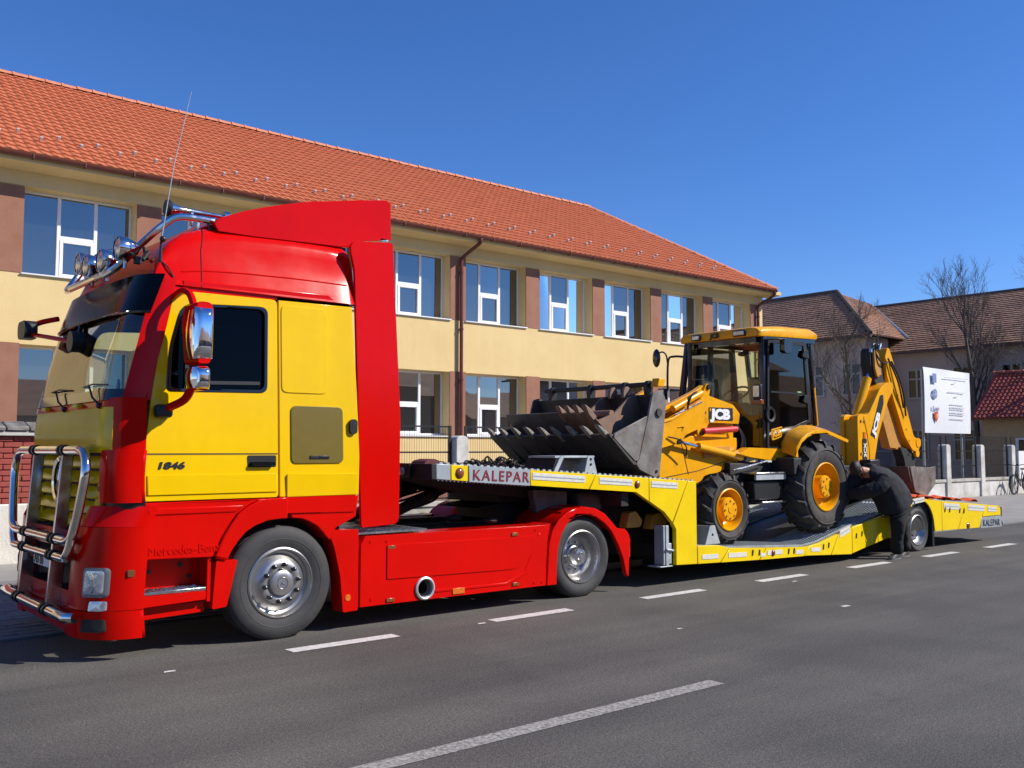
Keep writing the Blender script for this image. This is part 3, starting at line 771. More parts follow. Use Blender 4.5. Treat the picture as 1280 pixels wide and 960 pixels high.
# ================================================================ TRUCK
YC = S + 1.25
def mir(mb):
    q = MB(); q.v = [(x, 2*YC-y, z) for x,y,z in mb.v]; q.f = [tuple(reversed(f)) for f in mb.f]; return q
def lean(mb, z0=1.25, k=.05):
    mb.v = [(x, y + max(0, z-z0)*k, z) for x,y,z in mb.v]; return mb
def both(mb, name, mat, parent, **kw):
    a = mb.build(name, mat, parent, **kw); mir(mb).build(name, mat, parent, **kw); return a
trk = thing("truck_tractor", "red and yellow truck tractor unit with chrome bull bar and roof lamps", "truck", (5, YC, 0))
# ---- side panels
doorP = rpoly([(2.695,1.25),(3.865,1.25),(3.865,3.02),(2.965,3.01),(2.865,2.87),(2.74,2.07),(2.695,1.66)], [.0,.03,.05,.09,.1,.1,0])
winP = rpoly([(2.865,2.15),(2.885,2.52),(2.99,2.905),(3.775,2.945),(3.765,2.17)], [.05,.1,.12,.08,.07], 4)
crease = 1.635
def door_mesh():
    # upper leaf and lower leaf meet at the crease
    up = [p for p in doorP if p[1] > crease]
    a = MB(); a.prism(doorP, 'y', S, S+.05, [winP]); return lean(a)
d = door_mesh().build("door", YEL, trk, bev=.006)
m = lean(mir(door_mesh()) if False else MB()); mf = mir(door_mesh()); mf.build("door", YEL, trk, bev=.006)
# pressed belt line and swage of the door
mm = MB(); mm.prism([(2.70,1.628),(3.86,1.628),(3.86,1.640),(2.70,1.640)], 'y', S-.003, S+.01); lean(mm); mm.build("door_crease", mk("door_gap", (.10,.06,.005), .5), d)
mm = MB(); mm.prism([(2.71,1.30),(3.855,1.30),(3.855,1.46),(2.71,1.46)], 'y', S-.012, S+.02); lean(mm); mm.build("door_swage", YEL, d, bev=.011, seg=3)
# window rubber and glass
wr = MB(); inner = [(3.33+(x-3.33)*.93, 2.56+(z-2.56)*.93) for x,z in winP]; wr.prism(winP, 'y', S-.006, S+.04, [inner]); lean(wr); both(wr, "window_seal", BLKG, d if False else trk, bev=.004)
wg = MB(); wg.prism(inner, 'y', S+.028, S+.032); lean(wg)
wg.build("side_window", glassy("dusky_side_glass", (.03,.033,.033), .008), trk); mir(wg).build("side_window", WSG, trk)
wb = MB().prism([(3.02,2.17),(3.05,2.17),(3.08,2.92),(3.05,2.92)], 'y', S+.005, S+.035); lean(wb); wb.build("window_bar", BLKP, trk)
wl = MB().prism([(3.06,2.22),(3.70,2.24),(3.70,2.27),(3.06,2.25)], 'y', S+.01, S+.03); lean(wl); wl.build("window_ledge", BLKP, trk)
# rear quarter
rq = rpoly([(3.880,1.25),(4.685,1.245),(4.70,1.6),(4.685,2.2),(4.64,3.03),(3.880,3.02)], 0)
a = MB().prism(rq, 'y', S+.002, S+.05); lean(a); q = both(a, "sleeper_side", YEL, trk, bev=.006)
a = MB().prism(rpoly([(3.90,2.18),(4.36,2.18),(4.37,2.98),(3.90,2.98)],.06), 'y', S-.006, S+.01); lean(a); a.build("sleeper_panel", YEL, trk, bev=.006)
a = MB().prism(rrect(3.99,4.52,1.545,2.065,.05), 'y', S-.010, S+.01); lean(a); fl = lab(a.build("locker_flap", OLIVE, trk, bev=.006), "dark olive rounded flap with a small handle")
a = MB().obox((4.27,S+.008,1.60),(.20,.02,.03)); a.obox((4.31,S+.004,1.605),(.10,.02,.02)); a.build("flap_handle", BLKP, fl, bev=.005)
a = MB().prism(rrect(4.585,4.665,1.815,1.955,.035), 'y', S+.0, S+.03); a.lathe([(.0,-.012),(.022,-.012),(.024,0)], (4.625,S+.01,1.90), 'y', 12); a.build("sleeper_lock", BLKP, trk, bev=.006)
# storage locker lid, its upper half yellow and lower half red
a = MB().prism(rpoly([(3.945,1.252),(4.655,1.252),(4.655,1.445),(3.945,1.455)],[0,0,.02,.02]), 'y', S-.010, S+.01); ll = a.build("locker_lid", YEL, trk, bev=.007)
MB().prism(rpoly([(3.93,1.10),(4.64,1.09),(4.65,1.246),(3.94,1.248)],[.02,.02,0,0]), 'y', S-.010, S+.01).build("lid_lower", RED, ll, bev=.007)
# door handle
a = MB().prism(rrect(3.575,3.845,1.515,1.62,.015), 'y', S-.006+.018, S+.03); dh = a.build("door_handle", BLKP, d, bev=.005)
MB().prism(rrect(3.60,3.82,1.53,1.565,.012), 'y', S-.030, S+.02).build("handle_grip", BLKG, dh, bev=.006)
text("1846", .056, (2.785,S+.0125,1.513), mk("dark_chrome_letters", (.10,.10,.11), .25, .8), d, bold=.003, shear=.20, sx=1.5, ex=.006)
a = MB().prism([(3.855,1.25),(3.89,1.25),(3.89,3.02),(3.855,3.02)], 'y', S+.030, S+.045); lean(a); a.build("door_shut_gap", BLKP, trk)
# ---- lower cab, red
arch_o = [(3.29,.77),(3.36,.93),(3.43,1.04),(3.50,1.13),(3.59,1.19),(3.69,1.23),(3.88,1.246)]
arch_i = [(3.40,.74),(3.44,.82),(3.50,.90),(3.57,.97),(3.64,1.01),(3.76,1.05),(3.88,1.06),(4.0,1.06),(4.1,1.05),(4.18,1.02),(4.25,.98),(4.31,.92),(4.36,.86)]
lowp = [(2.712,.78)] + [(x-.012,z-.004) for x,z in arch_o] + [(2.70,1.240)]
a = MB().prism(lowp, 'y', S-.004, S+.045); lp = a.build("step_cover", RED, trk, bev=.012, seg=3)
a = MB().prism([(2.72,1.135),(3.47,1.135),(3.55,1.195),(2.72,1.195)], 'y', S-.014, S+.02); a.build("cover_rib", RED, lp, bev=.012, seg=3)
text("Mercedes-Benz", .075, (2.73,S-.004,.815), RED, lp, sx=.93, ex=.005)
band = arch_o + [(3.95,1.247)] + [(3.95,1.061)] + arch_i[6::-1]
a = MB().prism(band, 'y', S-.022, S+.30); a.build("wheel_arch", RED, trk, bev=.010, seg=3)
rql = [(3.952,1.243),(4.683,1.238),(4.655,1.045),(4.45,.955),(4.39,.845)] + arch_i[:6:-1]
a = MB().prism(rql, 'y', S+.0, S+.28); a.build("lower_quarter", RED, trk, bev=.008)
a = MB().prism(rpoly([(4.37,.93),(4.69,.925),(4.69,.175),(4.53,.17),(4.50,.50),(4.44,.75)],[.02]*6), 'y', S+.003, S+.20); a.build("mudguard_rear", RED, trk, bev=.012, seg=3)
MB().lathe([(.0,-.006),(.028,-.006),(.032,0)], (4.58,S+.003,.30), 'y', 16).build("round_reflector", ORANGE, trk)
# step well
a = MB(); a.box(2.74,3.24,S+.22,S+.25,.36,.80); a.box(3.24,3.27,S+.02,S+.25,.40,.78); a.build("step_well", RED, trk)
st = MB(); st.box(2.70,3.23,S+.015,S+.22,.495,.522); sp_ = st.build("step_plate", STEEL, trk, bev=.004)
sd2 = MB()
for i in range(11):
    for j in range(3): sd2.obox((2.73+i*.046, S+.05+j*.06, .525), (.028,.012,.008), (0,0,R(40 if (i+j)%2 else -40)))
kind(sd2.build("tread_lozenge", STEEL, sp_), 'stuff')
MB().prism([(2.70,.40),(3.23,.42),(3.23,.492),(2.70,.492)], 'y', S+.01, S+.21).build("step_riser", RED, trk, bev=.008)
MB().prism([(2.72,.29),(3.25,.31),(3.25,.40),(2.72,.39)], 'y', S+.08, S+.2).build("lower_step", RED, trk, bev=.01)
MB().prism(rpoly([(3.28,.33),(3.41,.34),(3.50,.73),(3.31,.735)],.02), 'y', S+.005, S+.24).build("mudguard_front", RED, trk, bev=.012, seg=3)
for x,z in ((2.82,.66),(3.08,.70),(3.16,.60)): MB().lathe([(.0,-.01),(.02,-.01),(.02,.01)], (x,S+.22,z), 'y', 10).build("bolt", BLKP, trk)
# ---- front of the cab: sections in plan, u from the near side (1) to the far side (-1)
def corner(d, A, B, n):
    """how far the plan curve has swept back at distance d from the side"""
    if d >= B: return 0.0
    return A*(1-(1-(1-max(d,0)/B)**n)**(1/n))
def xfront(u, base=2.42, k=.27, p=14): return base + corner((1-min(abs(u),1))*1.25, k, .30, 2.6)
def ease(u0, u1, a):
    """rows crowd together where the plan curve turns the corner"""
    if abs(u0) >= .9 and abs(u1) < .9 or abs(u0) > abs(u1): return u0+(u1-u0)*a**2.4
    return u0+(u1-u0)*a
def front_grid(z0, z1, base, k, p, u0, u1, hw0=1.25, hw1=1.25, tilt=0, nu=28, nv=4, bulge=0.0, off=0.0):
    def fn(a, b):
        u = ease(u0,u1,a) if u1 > 0 else u0+(u1-u0)*a; z = z0+(z1-z0)*b; hw = hw0+(hw1-hw0)*b
        return (xfront(u,base,k,p)+tilt*b-bulge*math.sin(b*math.pi)+off, YC-u*hw, z)
    return MB().grid(fn, nu, nv)
CORN = RED
# upper front panel
fp = front_grid(1.645, 2.02, 2.42, .27, 14, .93, -.93, tilt=.02, bulge=.012); fp.build("front_panel", YEL, trk, solid=.02)
text("H", .15, (2.402,9.02,1.74), CHROME, trk, rot=(90,0,-90), bold=.004) if False else None
# grille: dark backing, yellow slats and a chrome ring
front_grid(.98, 1.645, 2.47, .2, 14, .9, -.9, hw0=.95).build("grille_backing", DARK, trk)
for k in range(5):
    z = 1.025 + k*.125; hw = .80 + k*.060
    sl_ = front_grid(z, z+.085, 2.400, .03, 6, 1, -1, hw0=hw, hw1=hw+.03, tilt=.075, nu=24, nv=2)
    sl_.build("grille_slat", YEL, trk, solid=.02, ang=50)
for sgn in (1,-1):
    q = MB().prism([(YC-sgn*1.165,1.640),(YC-sgn*1.03,1.640),(YC-sgn*.72,.99),(YC-sgn*.86,.99)], 'x', 2.435, 2.47); q.build("grille_side", YEL, trk, bev=.01)
    for k in range(3):
        z = 1.56-k*.21; yy = YC-sgn*(1.08-.11*k*.95)
        MB().box(2.428,2.46,yy-.06,yy+.06,z-.02,z+.02).build("side_notch", BLKP, trk, bev=.005)
MB().lathe([(.17,-.01),(.20,-.02),(.215,-.005),(.20,.02),(.17,.01)], (2.385,YC,1.40), 'x', 32).build("emblem_ring", CHROME, trk)
a = MB()
for k in range(3):
    t = R(90+120*k); c_, s_ = math.cos(t), math.sin(t)
    a.add([(2.37,YC-.022*s_,1.40+.022*c_),(2.37,YC+.022*s_,1.40-.022*c_),(2.385,YC+.19*c_,1.40+.19*s_),(2.36,YC,1.40)], [(0,1,3),(0,2,3),(1,2,3),(0,1,2)])
a.build("emblem_star", CHROME, trk)
# corner deflectors, upper part and lower proud part, then pillar
both(front_grid(1.645, 2.09, 2.425, .27, 14, 1, .925, nu=10, nv=3), "corner_panel", RED, trk, solid=.02)
both(front_grid(1.245, 1.665, 2.405, .285, 14, 1.012, .86, nu=14, nv=4, hw0=1.245, bulge=.012), "corner_deflector", RED, trk, solid=.025)
def pill(a, b):
    z = 2.08 + b*1.03; u = 1.0-.028*a; le = max(0,z-1.25)*.05
    return (xfront(u)+.255*b+.02*math.sin(b*3.1)*(1-a) - .0, YC-u*(1.25-le)+.0, z)
both(MB().grid(pill, 8, 10), "pillar", RED, trk, solid=.03)
a = MB().prism([(2.70,2.07),(2.745,2.07),(2.875,2.87),(2.975,3.005),(3.87,3.022),(3.87,3.06),(2.93,3.05),(2.835,2.90)], 'y', S+.004, S+.05); lean(a); both(a, "door_surround", RED, trk, bev=.006)
# windscreen
def wsf(a, b):
    u = .974-1.948*a; z = 2.07 + b*1.03; le = max(0,z-1.25)*.05
    return (xfront(u)+.255*b-.01*math.sin(b*3.14), YC-u*(1.25-le), z)
MB().grid(wsf, 24, 10).build("windscreen", WSG, trk)
def wsb(a, b): p = wsf(a, b*.09); return (p[0]-.003, p[1], p[2])
MB().grid(wsb, 24, 2).build("windscreen_edge", BLKG, trk)
front_grid(2.015,2.085,2.43,.27,14,.92,-.92,tilt=.015,nv=2).build("scuttle", RED, trk, solid=.02)
# dashboard, seats and steering wheel inside
a = MB(); a.box(2.62,3.05,S+.12,S+2.38,1.75,2.10); a.build("dashboard", BLKP, trk, bev=.05, seg=3)
a = MB(); a.box(2.75,4.64,S+.10,S+2.40,1.28,1.34); a.box(4.60,4.65,S+.17,S+2.33,1.3,3.3); a.box(3.6,4.6,S+.10,S+2.4,1.35,1.75); a.build("cab_lining", DARK, trk)
for y in (S+.55,S+1.95):
    a = MB(); a.box(3.30,3.80,y-.25,y+.25,1.75,1.92); a.box(3.72,3.88,y-.24,y+.24,1.9,2.55); a.box(3.75,3.86,y-.13,y+.13,2.57,2.80); a.build("seat", SEAT, trk, bev=.05, seg=3)
MB().tube([(3.12+.07*math.sin(t), S+.55+.22*math.cos(t), 2.14+.2*math.sin(t)) for t in [R(k*20) for k in range(19)]], .016, 8).tube([(3.12,S+.55,2.14),(2.98,S+.55,2.0)], .04, 8).build("steering_wheel", BLKP, trk)
a = MB().lathe([(.0,0),(.055,0)], (2.555,S+.28,2.20), 'x', 20); a.build("round_sticker", mk("blue_sticker", (.04,.22,.42), .5), trk)
text("5", .07, (2.548,S+.305,2.165), WHITE, trk, rot=(90,0,-90), bold=.003)
for y0 in (8.35,9.35):
    a = MB(); a.tube([(2.42,y0-.22,2.03),(2.385,y0-.14,2.10),(2.405,y0+.02,2.20)], .009, 6); a.tube([(2.44,y0-.36,2.195),(2.425,y0,2.215),(2.44,y0+.30,2.205)], .007, 6); a.sphere((2.42,y0-.22,2.03),.028,8,6); a.build("wiper", BLKP, trk)
    MB().obox((2.405,y0+.34,2.045),(.05,.16,.03)).build("wiper_base", YEL, trk, bev=.008)
# sun visor of tinted acrylic on the roof edge
def vis(a, b):
    u = 1.0-2.0*a; z = 2.80+.33*b+.02*(1-u*u)
    return (2.555+.16*abs(u)**8+.115*b, YC-u*1.215, z)
MB().grid(vis, 24, 6).build("sun_visor", VISOR, trk, solid=.008)
a = MB().tube([vis(k/24,0) for k in range(25)], .012, 6); a.build("visor_rim", BLKG, trk)
# ---- roof: cross sections along the cab
rs = [(2.76,3.06,1.13,.02),(2.79,3.20,1.145,.06),(2.84,3.33,1.15,.10),(2.93,3.45,1.155,.15),(3.06,3.55,1.16,.19),(3.25,3.62,1.165,.21),(3.6,3.665,1.165,.22),(4.1,3.69,1.165,.22),(4.45,3.685,1.165,.22),(4.60,3.66,1.165,.20),(4.67,3.60,1.16,.17),(4.69,3.48,1.15,.15)]
secs = []
for x, zt, hw, r in rs:
    q = []; zb = 3.055; r = min(r, (zt-zb)*.8); inw = .20*(zt-zb)/.6
    q.append((x, YC-hw-.015, zb)); q.append((x, YC-hw+inw*.25-.012, zb+(zt-r-zb)*.45)); q.append((x, YC-hw+inw*.5, zt-r))
    for k in range(1,6):
        t = R(90*k/5); q.append((x, YC-hw+inw*.5+r*(1-math.cos(t))*.75, zt-r+r*math.sin(t)))
    for k in range(1,6): q.append((x, YC-hw+inw*.5+r*.75+(hw-inw*.5-r*.75)*k/5, zt+.02*math.sin(k/5*1.57)))
    full = q + [(a_,2*YC-b_,c_) for a_,b_,c_ in q[-2::-1]]
    secs.append(full)
MB().loft(secs, closed=False, cap=False).add(secs[0], [tuple(range(len(secs[0])))]).add(secs[-1], [tuple(range(len(secs[-1])))]).build("roof", RED, trk, ang=45)
a = MB().prism([(3.0,3.10),(4.38,3.12),(4.44,3.075),(4.66,3.07),(4.66,3.055),(3.0,3.05)], 'y', S+.075, S+.14); both(a, "roof_rib", RED, trk, bev=.015, seg=3)
def roof_pt(x, j, out=.003):
    for k in range(len(rs)-1):
        if rs[k][0] <= x <= rs[k+1][0]:
            f = (x-rs[k][0])/(rs[k+1][0]-rs[k][0]); a_, b_ = Vector(secs[k][j]), Vector(secs[k+1][j]); q = a_.lerp(b_, f); return (q.x, q.y-out, q.z+out*.5)
both(MB().tube([roof_pt(3.16+.012*j, j) for j in range(0,9)], .0035, 5), "roof_seam", BLKP, trk)
both(MB().tube([roof_pt(3.0+.2*k, 1, .0) for k in range(9)], .007, 6), "roof_swage", RED, trk)
# ---- rear side fairing and roof deflector
a = MB().prism(rpoly([(4.715,.935),(5.135,.955),(5.155,2.0),(5.10,3.72),(4.60,3.665),(4.66,3.40)],[.03,.07,.1,.03,.1,.05]), 'y', S+.0, S+.035); lean(a, 1.6, .045); both(a, "side_fairing", RED, trk, bev=.012, seg=3)
dp = [(3.32,3.66),(3.38,3.72),(3.6,3.815),(3.8,3.885),(4.0,3.945),(4.28,4.02),(4.53,4.065),(4.8,4.12),(5.10,4.17),(5.15,4.15)]
dl = [(5.16,3.775),(4.75,3.70),(4.66,3.63),(4.27,3.62),(3.69,3.60),(3.36,3.60)]
a = MB().prism(dp+dl, 'y', S+.22, S+.25); both(a, "deflector_side", RED, trk, bev=.012, seg=3)
def dtop(u, v):
    i = u*(len(dp)-1); k = min(int(i), len(dp)-2); f = i-k; x = dp[k][0]*(1-f)+dp[k+1][0]*f; z = dp[k][1]*(1-f)+dp[k+1][1]*f
    return (x, S+.235+v*2.03, z+.03*math.sin(v*math.pi)-.004)
MB().grid(dtop, 18, 10).build("deflector_top", RED, trk, solid=.02)
for x in (3.8,4.7):
    for y in (S+.4,S+2.05): MB().box(x,x+.04,y,y+.05,3.62,3.75).build("deflector_bracket", BLKP, trk)
MB().obox((5.08,S+.24,3.765),(.09,.04,.02)).build("deflector_catch", STEEL, trk)
# ---- chrome roof rail with four spot lamps, horns and aerial
near = catmull([(3.34,S+.30,3.70),(3.05,S+.28,3.69),(2.92,S+.30,3.62),(2.74,S+.40,3.42),(2.62,S+.50,3.26),(2.555,S+.64,3.19),(2.53,S+.85,3.18)],5)
r_ = MB().tube(near, .032, 10); r_.tube([(x,2*YC-y,z) for x,y,z in near], .032, 10)
r_.tube([(2.53,S+.85,3.18),(2.53,S+1.65,3.18)], .032, 10)
rail = r_.build("roof_rail", CHROME, trk)
for x,y,z in ((3.30,S+.30,3.63),(2.78,S+.42,3.36),(3.30,2*YC-S-.30,3.63),(2.78,2*YC-S-.42,3.36)): MB().tube([(x,y,z+.05),(x+.03,y,z-.06)], .018, 8).build("rail_foot", BLKP, trk)
def spot(x, y, z, yaw=0):
    o = MB().lathe([(.0,.17),(.035,.165),(.075,.13),(.098,.06),(.105,.0),(.100,-.012),(.092,-.012)], (x,y,z), 'x', 24).build("spot_lamp", CHROME, trk)
    MB().lathe([(.0,-.02),(.05,-.016),(.093,-.004)], (x,y,z), 'x', 24).build("lens", GLASSL, o)
    b = MB().tube([(x+.06,y,z-.10),(x+.06,y,z-.17)], .014, 8); b.obox((x-.012,y,z),(.012,.012,.19)); b.build("lamp_bracket", STEEL, o)
for y, z, x in ((8.22,3.37,2.56),(8.52,3.30,2.51),(8.90,3.31,2.50),(9.16,3.37,2.51)): spot(x, y, z)
for y in (S+.42, S+.58):
    dx = 0 if y < S+.5 else .12
    a = MB().lathe([(.070,-.02),(.066,.0),(.045,.04),(.026,.12),(.020,.34),(.020,.5)], (2.98+dx,y,3.785), 'x', 16).lathe([(.0,0),(.05,0),(.052,.055),(0,.055)], (3.48+dx,y,3.785), 'x', 14)
    a.build("air_horn", CHROME, trk); MB().lathe([(.0,.01),(.071,-.021),(.075,.0),(.06,.02)], (2.98+dx,y,3.785), 'x', 16).build("horn_bell", BLKP, trk)
    MB().box(3.18+dx,3.20+dx,y-.02,y+.02,3.66,3.78).build("horn_stand", STEEL, trk)
a = MB().tube([(2.83,S+.16,3.24),(2.835,S+.16,3.45)], [.016,.009], 8); a.sphere((2.84,S+.14,3.44),.028,8,6); ab = a.build("aerial_mount", BLKP, trk)
MB().tube([(2.835,S+.16,3.44),(2.93,S+.17,4.10),(3.07,S+.18,4.78)], [.005,.004,.0025], 5).build("aerial_whip", GALV, ab)
MB().tube([(2.83,S+.16,3.26),(2.88,S+.11,3.2),(2.93,S+.09,3.10),(2.93,S+.08,3.06)], .007, 6).build("aerial_cable", BLKP, ab)
a = MB().tube([(2.74,S+.33,3.28),(2.80,S+.36,3.36)], .02, 8); a.obox((2.70,S+.33,3.27),(.05,.06,.06)); a.build("washer_nozzle", BLKP, trk)
# ---- mirrors
def mirror_unit(pts_side, zs, name):
    pass
a = MB().prism(rpoly([(2.945,2.36),(3.055,2.36),(3.075,2.80),(3.05,2.86),(2.94,2.86),(2.915,2.7)],.035), 'y', S-.40, S-.13); mh = a.build("mirror_housing", RED, trk, bev=.02, seg=3)
def cover(x0, z0, z1, yin, nm):
    def fn(u, v):
        y = S-.425+u*.26; z = z0+(z1-z0)*v
        return (x0+.035*(1-math.sin(u*math.pi)**.6)+.02*(2*v-1)**2-.01*u*0, y, z)
    return MB().grid(fn, 10, 8).build(nm, MIRRORM, mh, solid=.015)
cover(2.915,2.40,2.80,0,"chrome_cover"); 
def chrome_bulge(x0, x1, z0, z1, y0, nm, par):
    def fn(u, v):
        e = (1-(2*u-1)**4)*(1-(2*v-1)**4)
        return (x0+(x1-x0)*u, y0-.055*e**.6, z0+(z1-z0)*v)
    return MB().grid(fn, 12, 14).build(nm, MIRRORM, par, ang=80)
chrome_bulge(2.918, 3.072, 2.40, 2.815, S-.395, "chrome_side", mh)
a = MB().prism(rpoly([(2.955,2.145),(3.055,2.145),(3.06,2.34),(2.945,2.34)],.035), 'y', S-.38, S-.13); m2 = a.build("wide_mirror_housing", RED, trk, bev=.02, seg=3)
chrome_bulge(2.94, 3.06, 2.155, 2.335, S-.375, "chrome_side", m2)
def fn(u, v): return (2.92+.03*(1-math.sin(u*math.pi)**.6)+.015*(2*v-1)**2, S-.40+u*.25, 2.165+.165*v)
MB().grid(fn, 8, 6).build("chrome_cover", MIRRORM, m2, solid=.015)
MB().tube(catmull([(2.93,S+.08,2.955),(2.945,S-.05,2.985),(2.97,S-.15,2.95),(2.99,S-.20,2.84)],4), .030, 8).build("mirror_arm", RED, trk)
MB().tube(catmull([(2.85,S+.04,2.00),(2.87,S-.06,2.02),(2.95,S-.15,2.08),(2.985,S-.2,2.18)],4), .036, 8).build("mirror_arm", RED, trk)
MB().obox((2.83,S+.0,1.985),(.14,.10,.11)).build("mirror_foot", BLKP, trk, bev=.03, seg=3)
# far side mirror on a red arm and the kerb mirror
fy = 2*YC-S
MB().tube(catmull([(2.62,fy-.10,2.98),(2.50,fy+.03,2.95),(2.41,fy+.12,2.90)],4), .028, 8).build("mirror_arm", RED, trk)
MB().tube(catmull([(2.60,9.5,2.68),(2.50,9.9,2.75),(2.41,fy+.12,2.83)],4), .022, 8).build("mirror_arm", RED, trk)
MB().prism(rrect(fy+.0,fy+.30,2.78,2.96,.07),"x",2.34,2.46).build("kerb_mirror", BLKP, trk, bev=.045, seg=4)
MB().tube([(2.60,9.30,2.86),(2.53,9.17,2.70)], .024, 8).build("mirror_stalk", BLKG, trk)
MB().prism(rrect(9.02,9.22,2.55,2.74,.09),"x",2.44,2.56).build("front_mirror", BLKP, trk, bev=.05, seg=4)
# ---- bumper
both(MB().prism([(2.690,.20),(2.714,.20),(2.714,1.24),(2.690,1.24)], 'y', S+.012, S+.03), "bumper_gap", BLKP, trk)
both(front_grid(1.195,1.262,2.47,.25,14,1,.72,nu=14,nv=1,hw0=1.24), "deflector_gap_shade", BLKP, trk)  # black strip standing in for the shadow between deflector and bumper
both(front_grid(1.26,2.0,2.46,.25,14,.935,.915,nu=2,nv=2,hw0=1.245), "corner_gap", BLKP, trk)
BP = lambda y: 2.285 + corner(1.25-min(1.25,abs(y-YC)), .42, .40, 2.1)
def bumper(z0, z1, ua, ub, off0, off1, nv=5):
    def fn(a, b):
        u = ua+(ub-ua)*a**2.4 if ub > 0 else ua+(ub-ua)*a; z = z0+(z1-z0)*b
        return (BP(YC-min(abs(u),1)*1.25)+off0+(off1-off0)*b, YC-u*1.25, z)
    return MB().grid(fn, 22, nv)
both(bumper(.40,1.05,1.0,.60,.0,.035), "bumper_corner", RED, trk, solid=.03)
both(bumper(1.05,1.212,1.0,.72,.035,.11,3), "bumper_shoulder", RED, trk, solid=.03)
both(bumper(.175,.395,1.005,.55,.01,-.012,3), "bumper_lip", RED, trk, solid=.03)
bumper(.20,.395,.55,-.55,.01,-.012,3).build("bumper_lip", RED, trk, solid=.03)
bumper(.86,1.0,.60,-.60,.01,.03,3).build("bumper_beam", RED, trk, solid=.03)
bumper(.40,.52,.60,-.60,.02,.02,2).build("bumper_lower_beam", RED, trk, solid=.03)
bumper(.35,1.0,.60,-.60,.12,.12,2).build("bumper_mesh", DARK, trk)
a = MB().box(2.262,2.275,8.84,9.36,.66,.78); pl = a.build("number_plate", WHITE, trk, bev=.003)
text("AB 86", .10, (2.2605,9.33,.672), BLKP, pl, rot=(90,0,-90), bold=.003, sx=.85)
for yy in (8.70, 9.46): MB().box(2.285,2.30,yy-.04,yy+.04,.70,.84).build("bumper_badge", RED, trk)
def on_bumper(y0, y1, z0, z1, r, off, mat, name, n=6, parent=trk, th=.02):
    def fn(a, b):
        y = y0+(y1-y0)*a; z = z0+(z1-z0)*b
        return (BP(y)+off+.012*b, y, z)
    pts = rrect(0, 1, 0, 1, .14, 3); mb = MB(); k = len(pts)
    rings = [[fn(.5+(p[0]-.5)*f, .5+(p[1]-.5)*f) for p in pts] for f in (1,.8,.6,.4,.2,.02)]
    back = [(q[0]+th, q[1], q[2]) for q in rings[0]]
    mb.loft([back]+rings, True, True); return mb.build(name, mat, parent, ang=50)
for sgn in (1,-1):
    def YY(a, b): return (S+a, S+b) if sgn == 1 else (2*YC-S-b, 2*YC-S-a)
    y0, y1 = YY(.055,.215)
    hl = on_bumper(y0, y1, .505, .735, .045, -.030, mk("lamp_surround", (.20,.205,.21), .35, .3), "headlight")
    on_bumper(y0+.022, y1-.022, .53, .712, .035, -.038, GLASSL, "headlight_lens", parent=hl)
    bo = MB(); yc_, x_ = (y0+y1)/2, BP((y0+y1)/2)-.036
    bo.lathe([(.070,0),(.078,-.006),(.070,-.008)], (x_,yc_-.02*sgn,.62), 'x', 20); bo.build("lamp_reflector", CHROME, hl)
    y0, y1 = YY(.06,.15); on_bumper(y0, y1, .40, .475, .015, -.042, GLASSL, "fog_lamp")
    y0, y1 = YY(.06,.20); on_bumper(y0, y1, .235, .335, .03, -.046, DARK, "lip_vent")
    a = MB(); yy = S-.004 if sgn==1 else 2*YC-S-.01
    a.box(2.575,2.695,yy-.004,yy+.03,.655,.715); a.build("side_indicator", mk("amber_brown_lens",(.16,.05,.012),.25,coat=.5), trk, bev=.006)
# ---- bull bar of chrome tube, a child of the truck
bx = lambda z: 2.185 + .075*(z-.35)
def P3(y, z, dx=0): return (bx(z)+dx, y, z)
loop = [P3(8.14,1.665),P3(9.98,1.665),P3(10.12,1.63),P3(10.19,1.52),P3(10.17,1.35),P3(10.05,1.02),P3(9.96,.95),P3(9.85,.93),P3(8.27,.93),P3(8.16,.95),P3(8.07,1.02),P3(7.95,1.35),P3(7.93,1.52),P3(8.0,1.63),P3(8.14,1.665)]
a = MB().tube(loop[:2],.038,12)
a.tube(catmull(loop[1:8],4),.038,12); a.tube(loop[7:9],.038,12); a.tube(catmull(loop[8:],4),.038,12)
bull = a.build("bull_bar", CHROME, trk)
a = MB().tube(catmull([P3(8.10,.98),P3(8.14,.88),P3(8.22,.81),P3(8.36,.795),P3(9.76,.795),P3(9.90,.81),P3(9.98,.88),P3(10.02,.98)],4), .036, 12); a.build("lower_loop", CHROME, bull)
a = MB().tube([P3(7.98,.355,.05),P3(8.05,.352,.0),P3(8.3,.35),P3(9.8,.35),P3(10.05,.352,0),P3(10.12,.355,.05)], .042, 12); a.build("bottom_tube", CHROME, bull)
for y in (8.60, 9.52):
    q = [(bx(.30)-.01,.30),(bx(.30)+.11,.30),(bx(1.0)+.10,1.0),(bx(1.69)+.08,1.69),(bx(1.69)-.01,1.69)]
    MB().prism(q, 'y', y-.022, y+.022).build("upright", POLST, bull, bev=.012, seg=3)
    for z, r in ((1.665,.048),(.93,.048),(.795,.047),(.35,.052)):
        for d_ in (-.05,.05): MB().tube([P3(y+d_-.022,z),P3(y+d_+.022,z)], r, 12).build("clamp", BLKP, bull)
    MB().box(bx(.5)+.1, 2.5, y-.03, y+.03, .45, .55).build("bar_mount", DARK, bull)
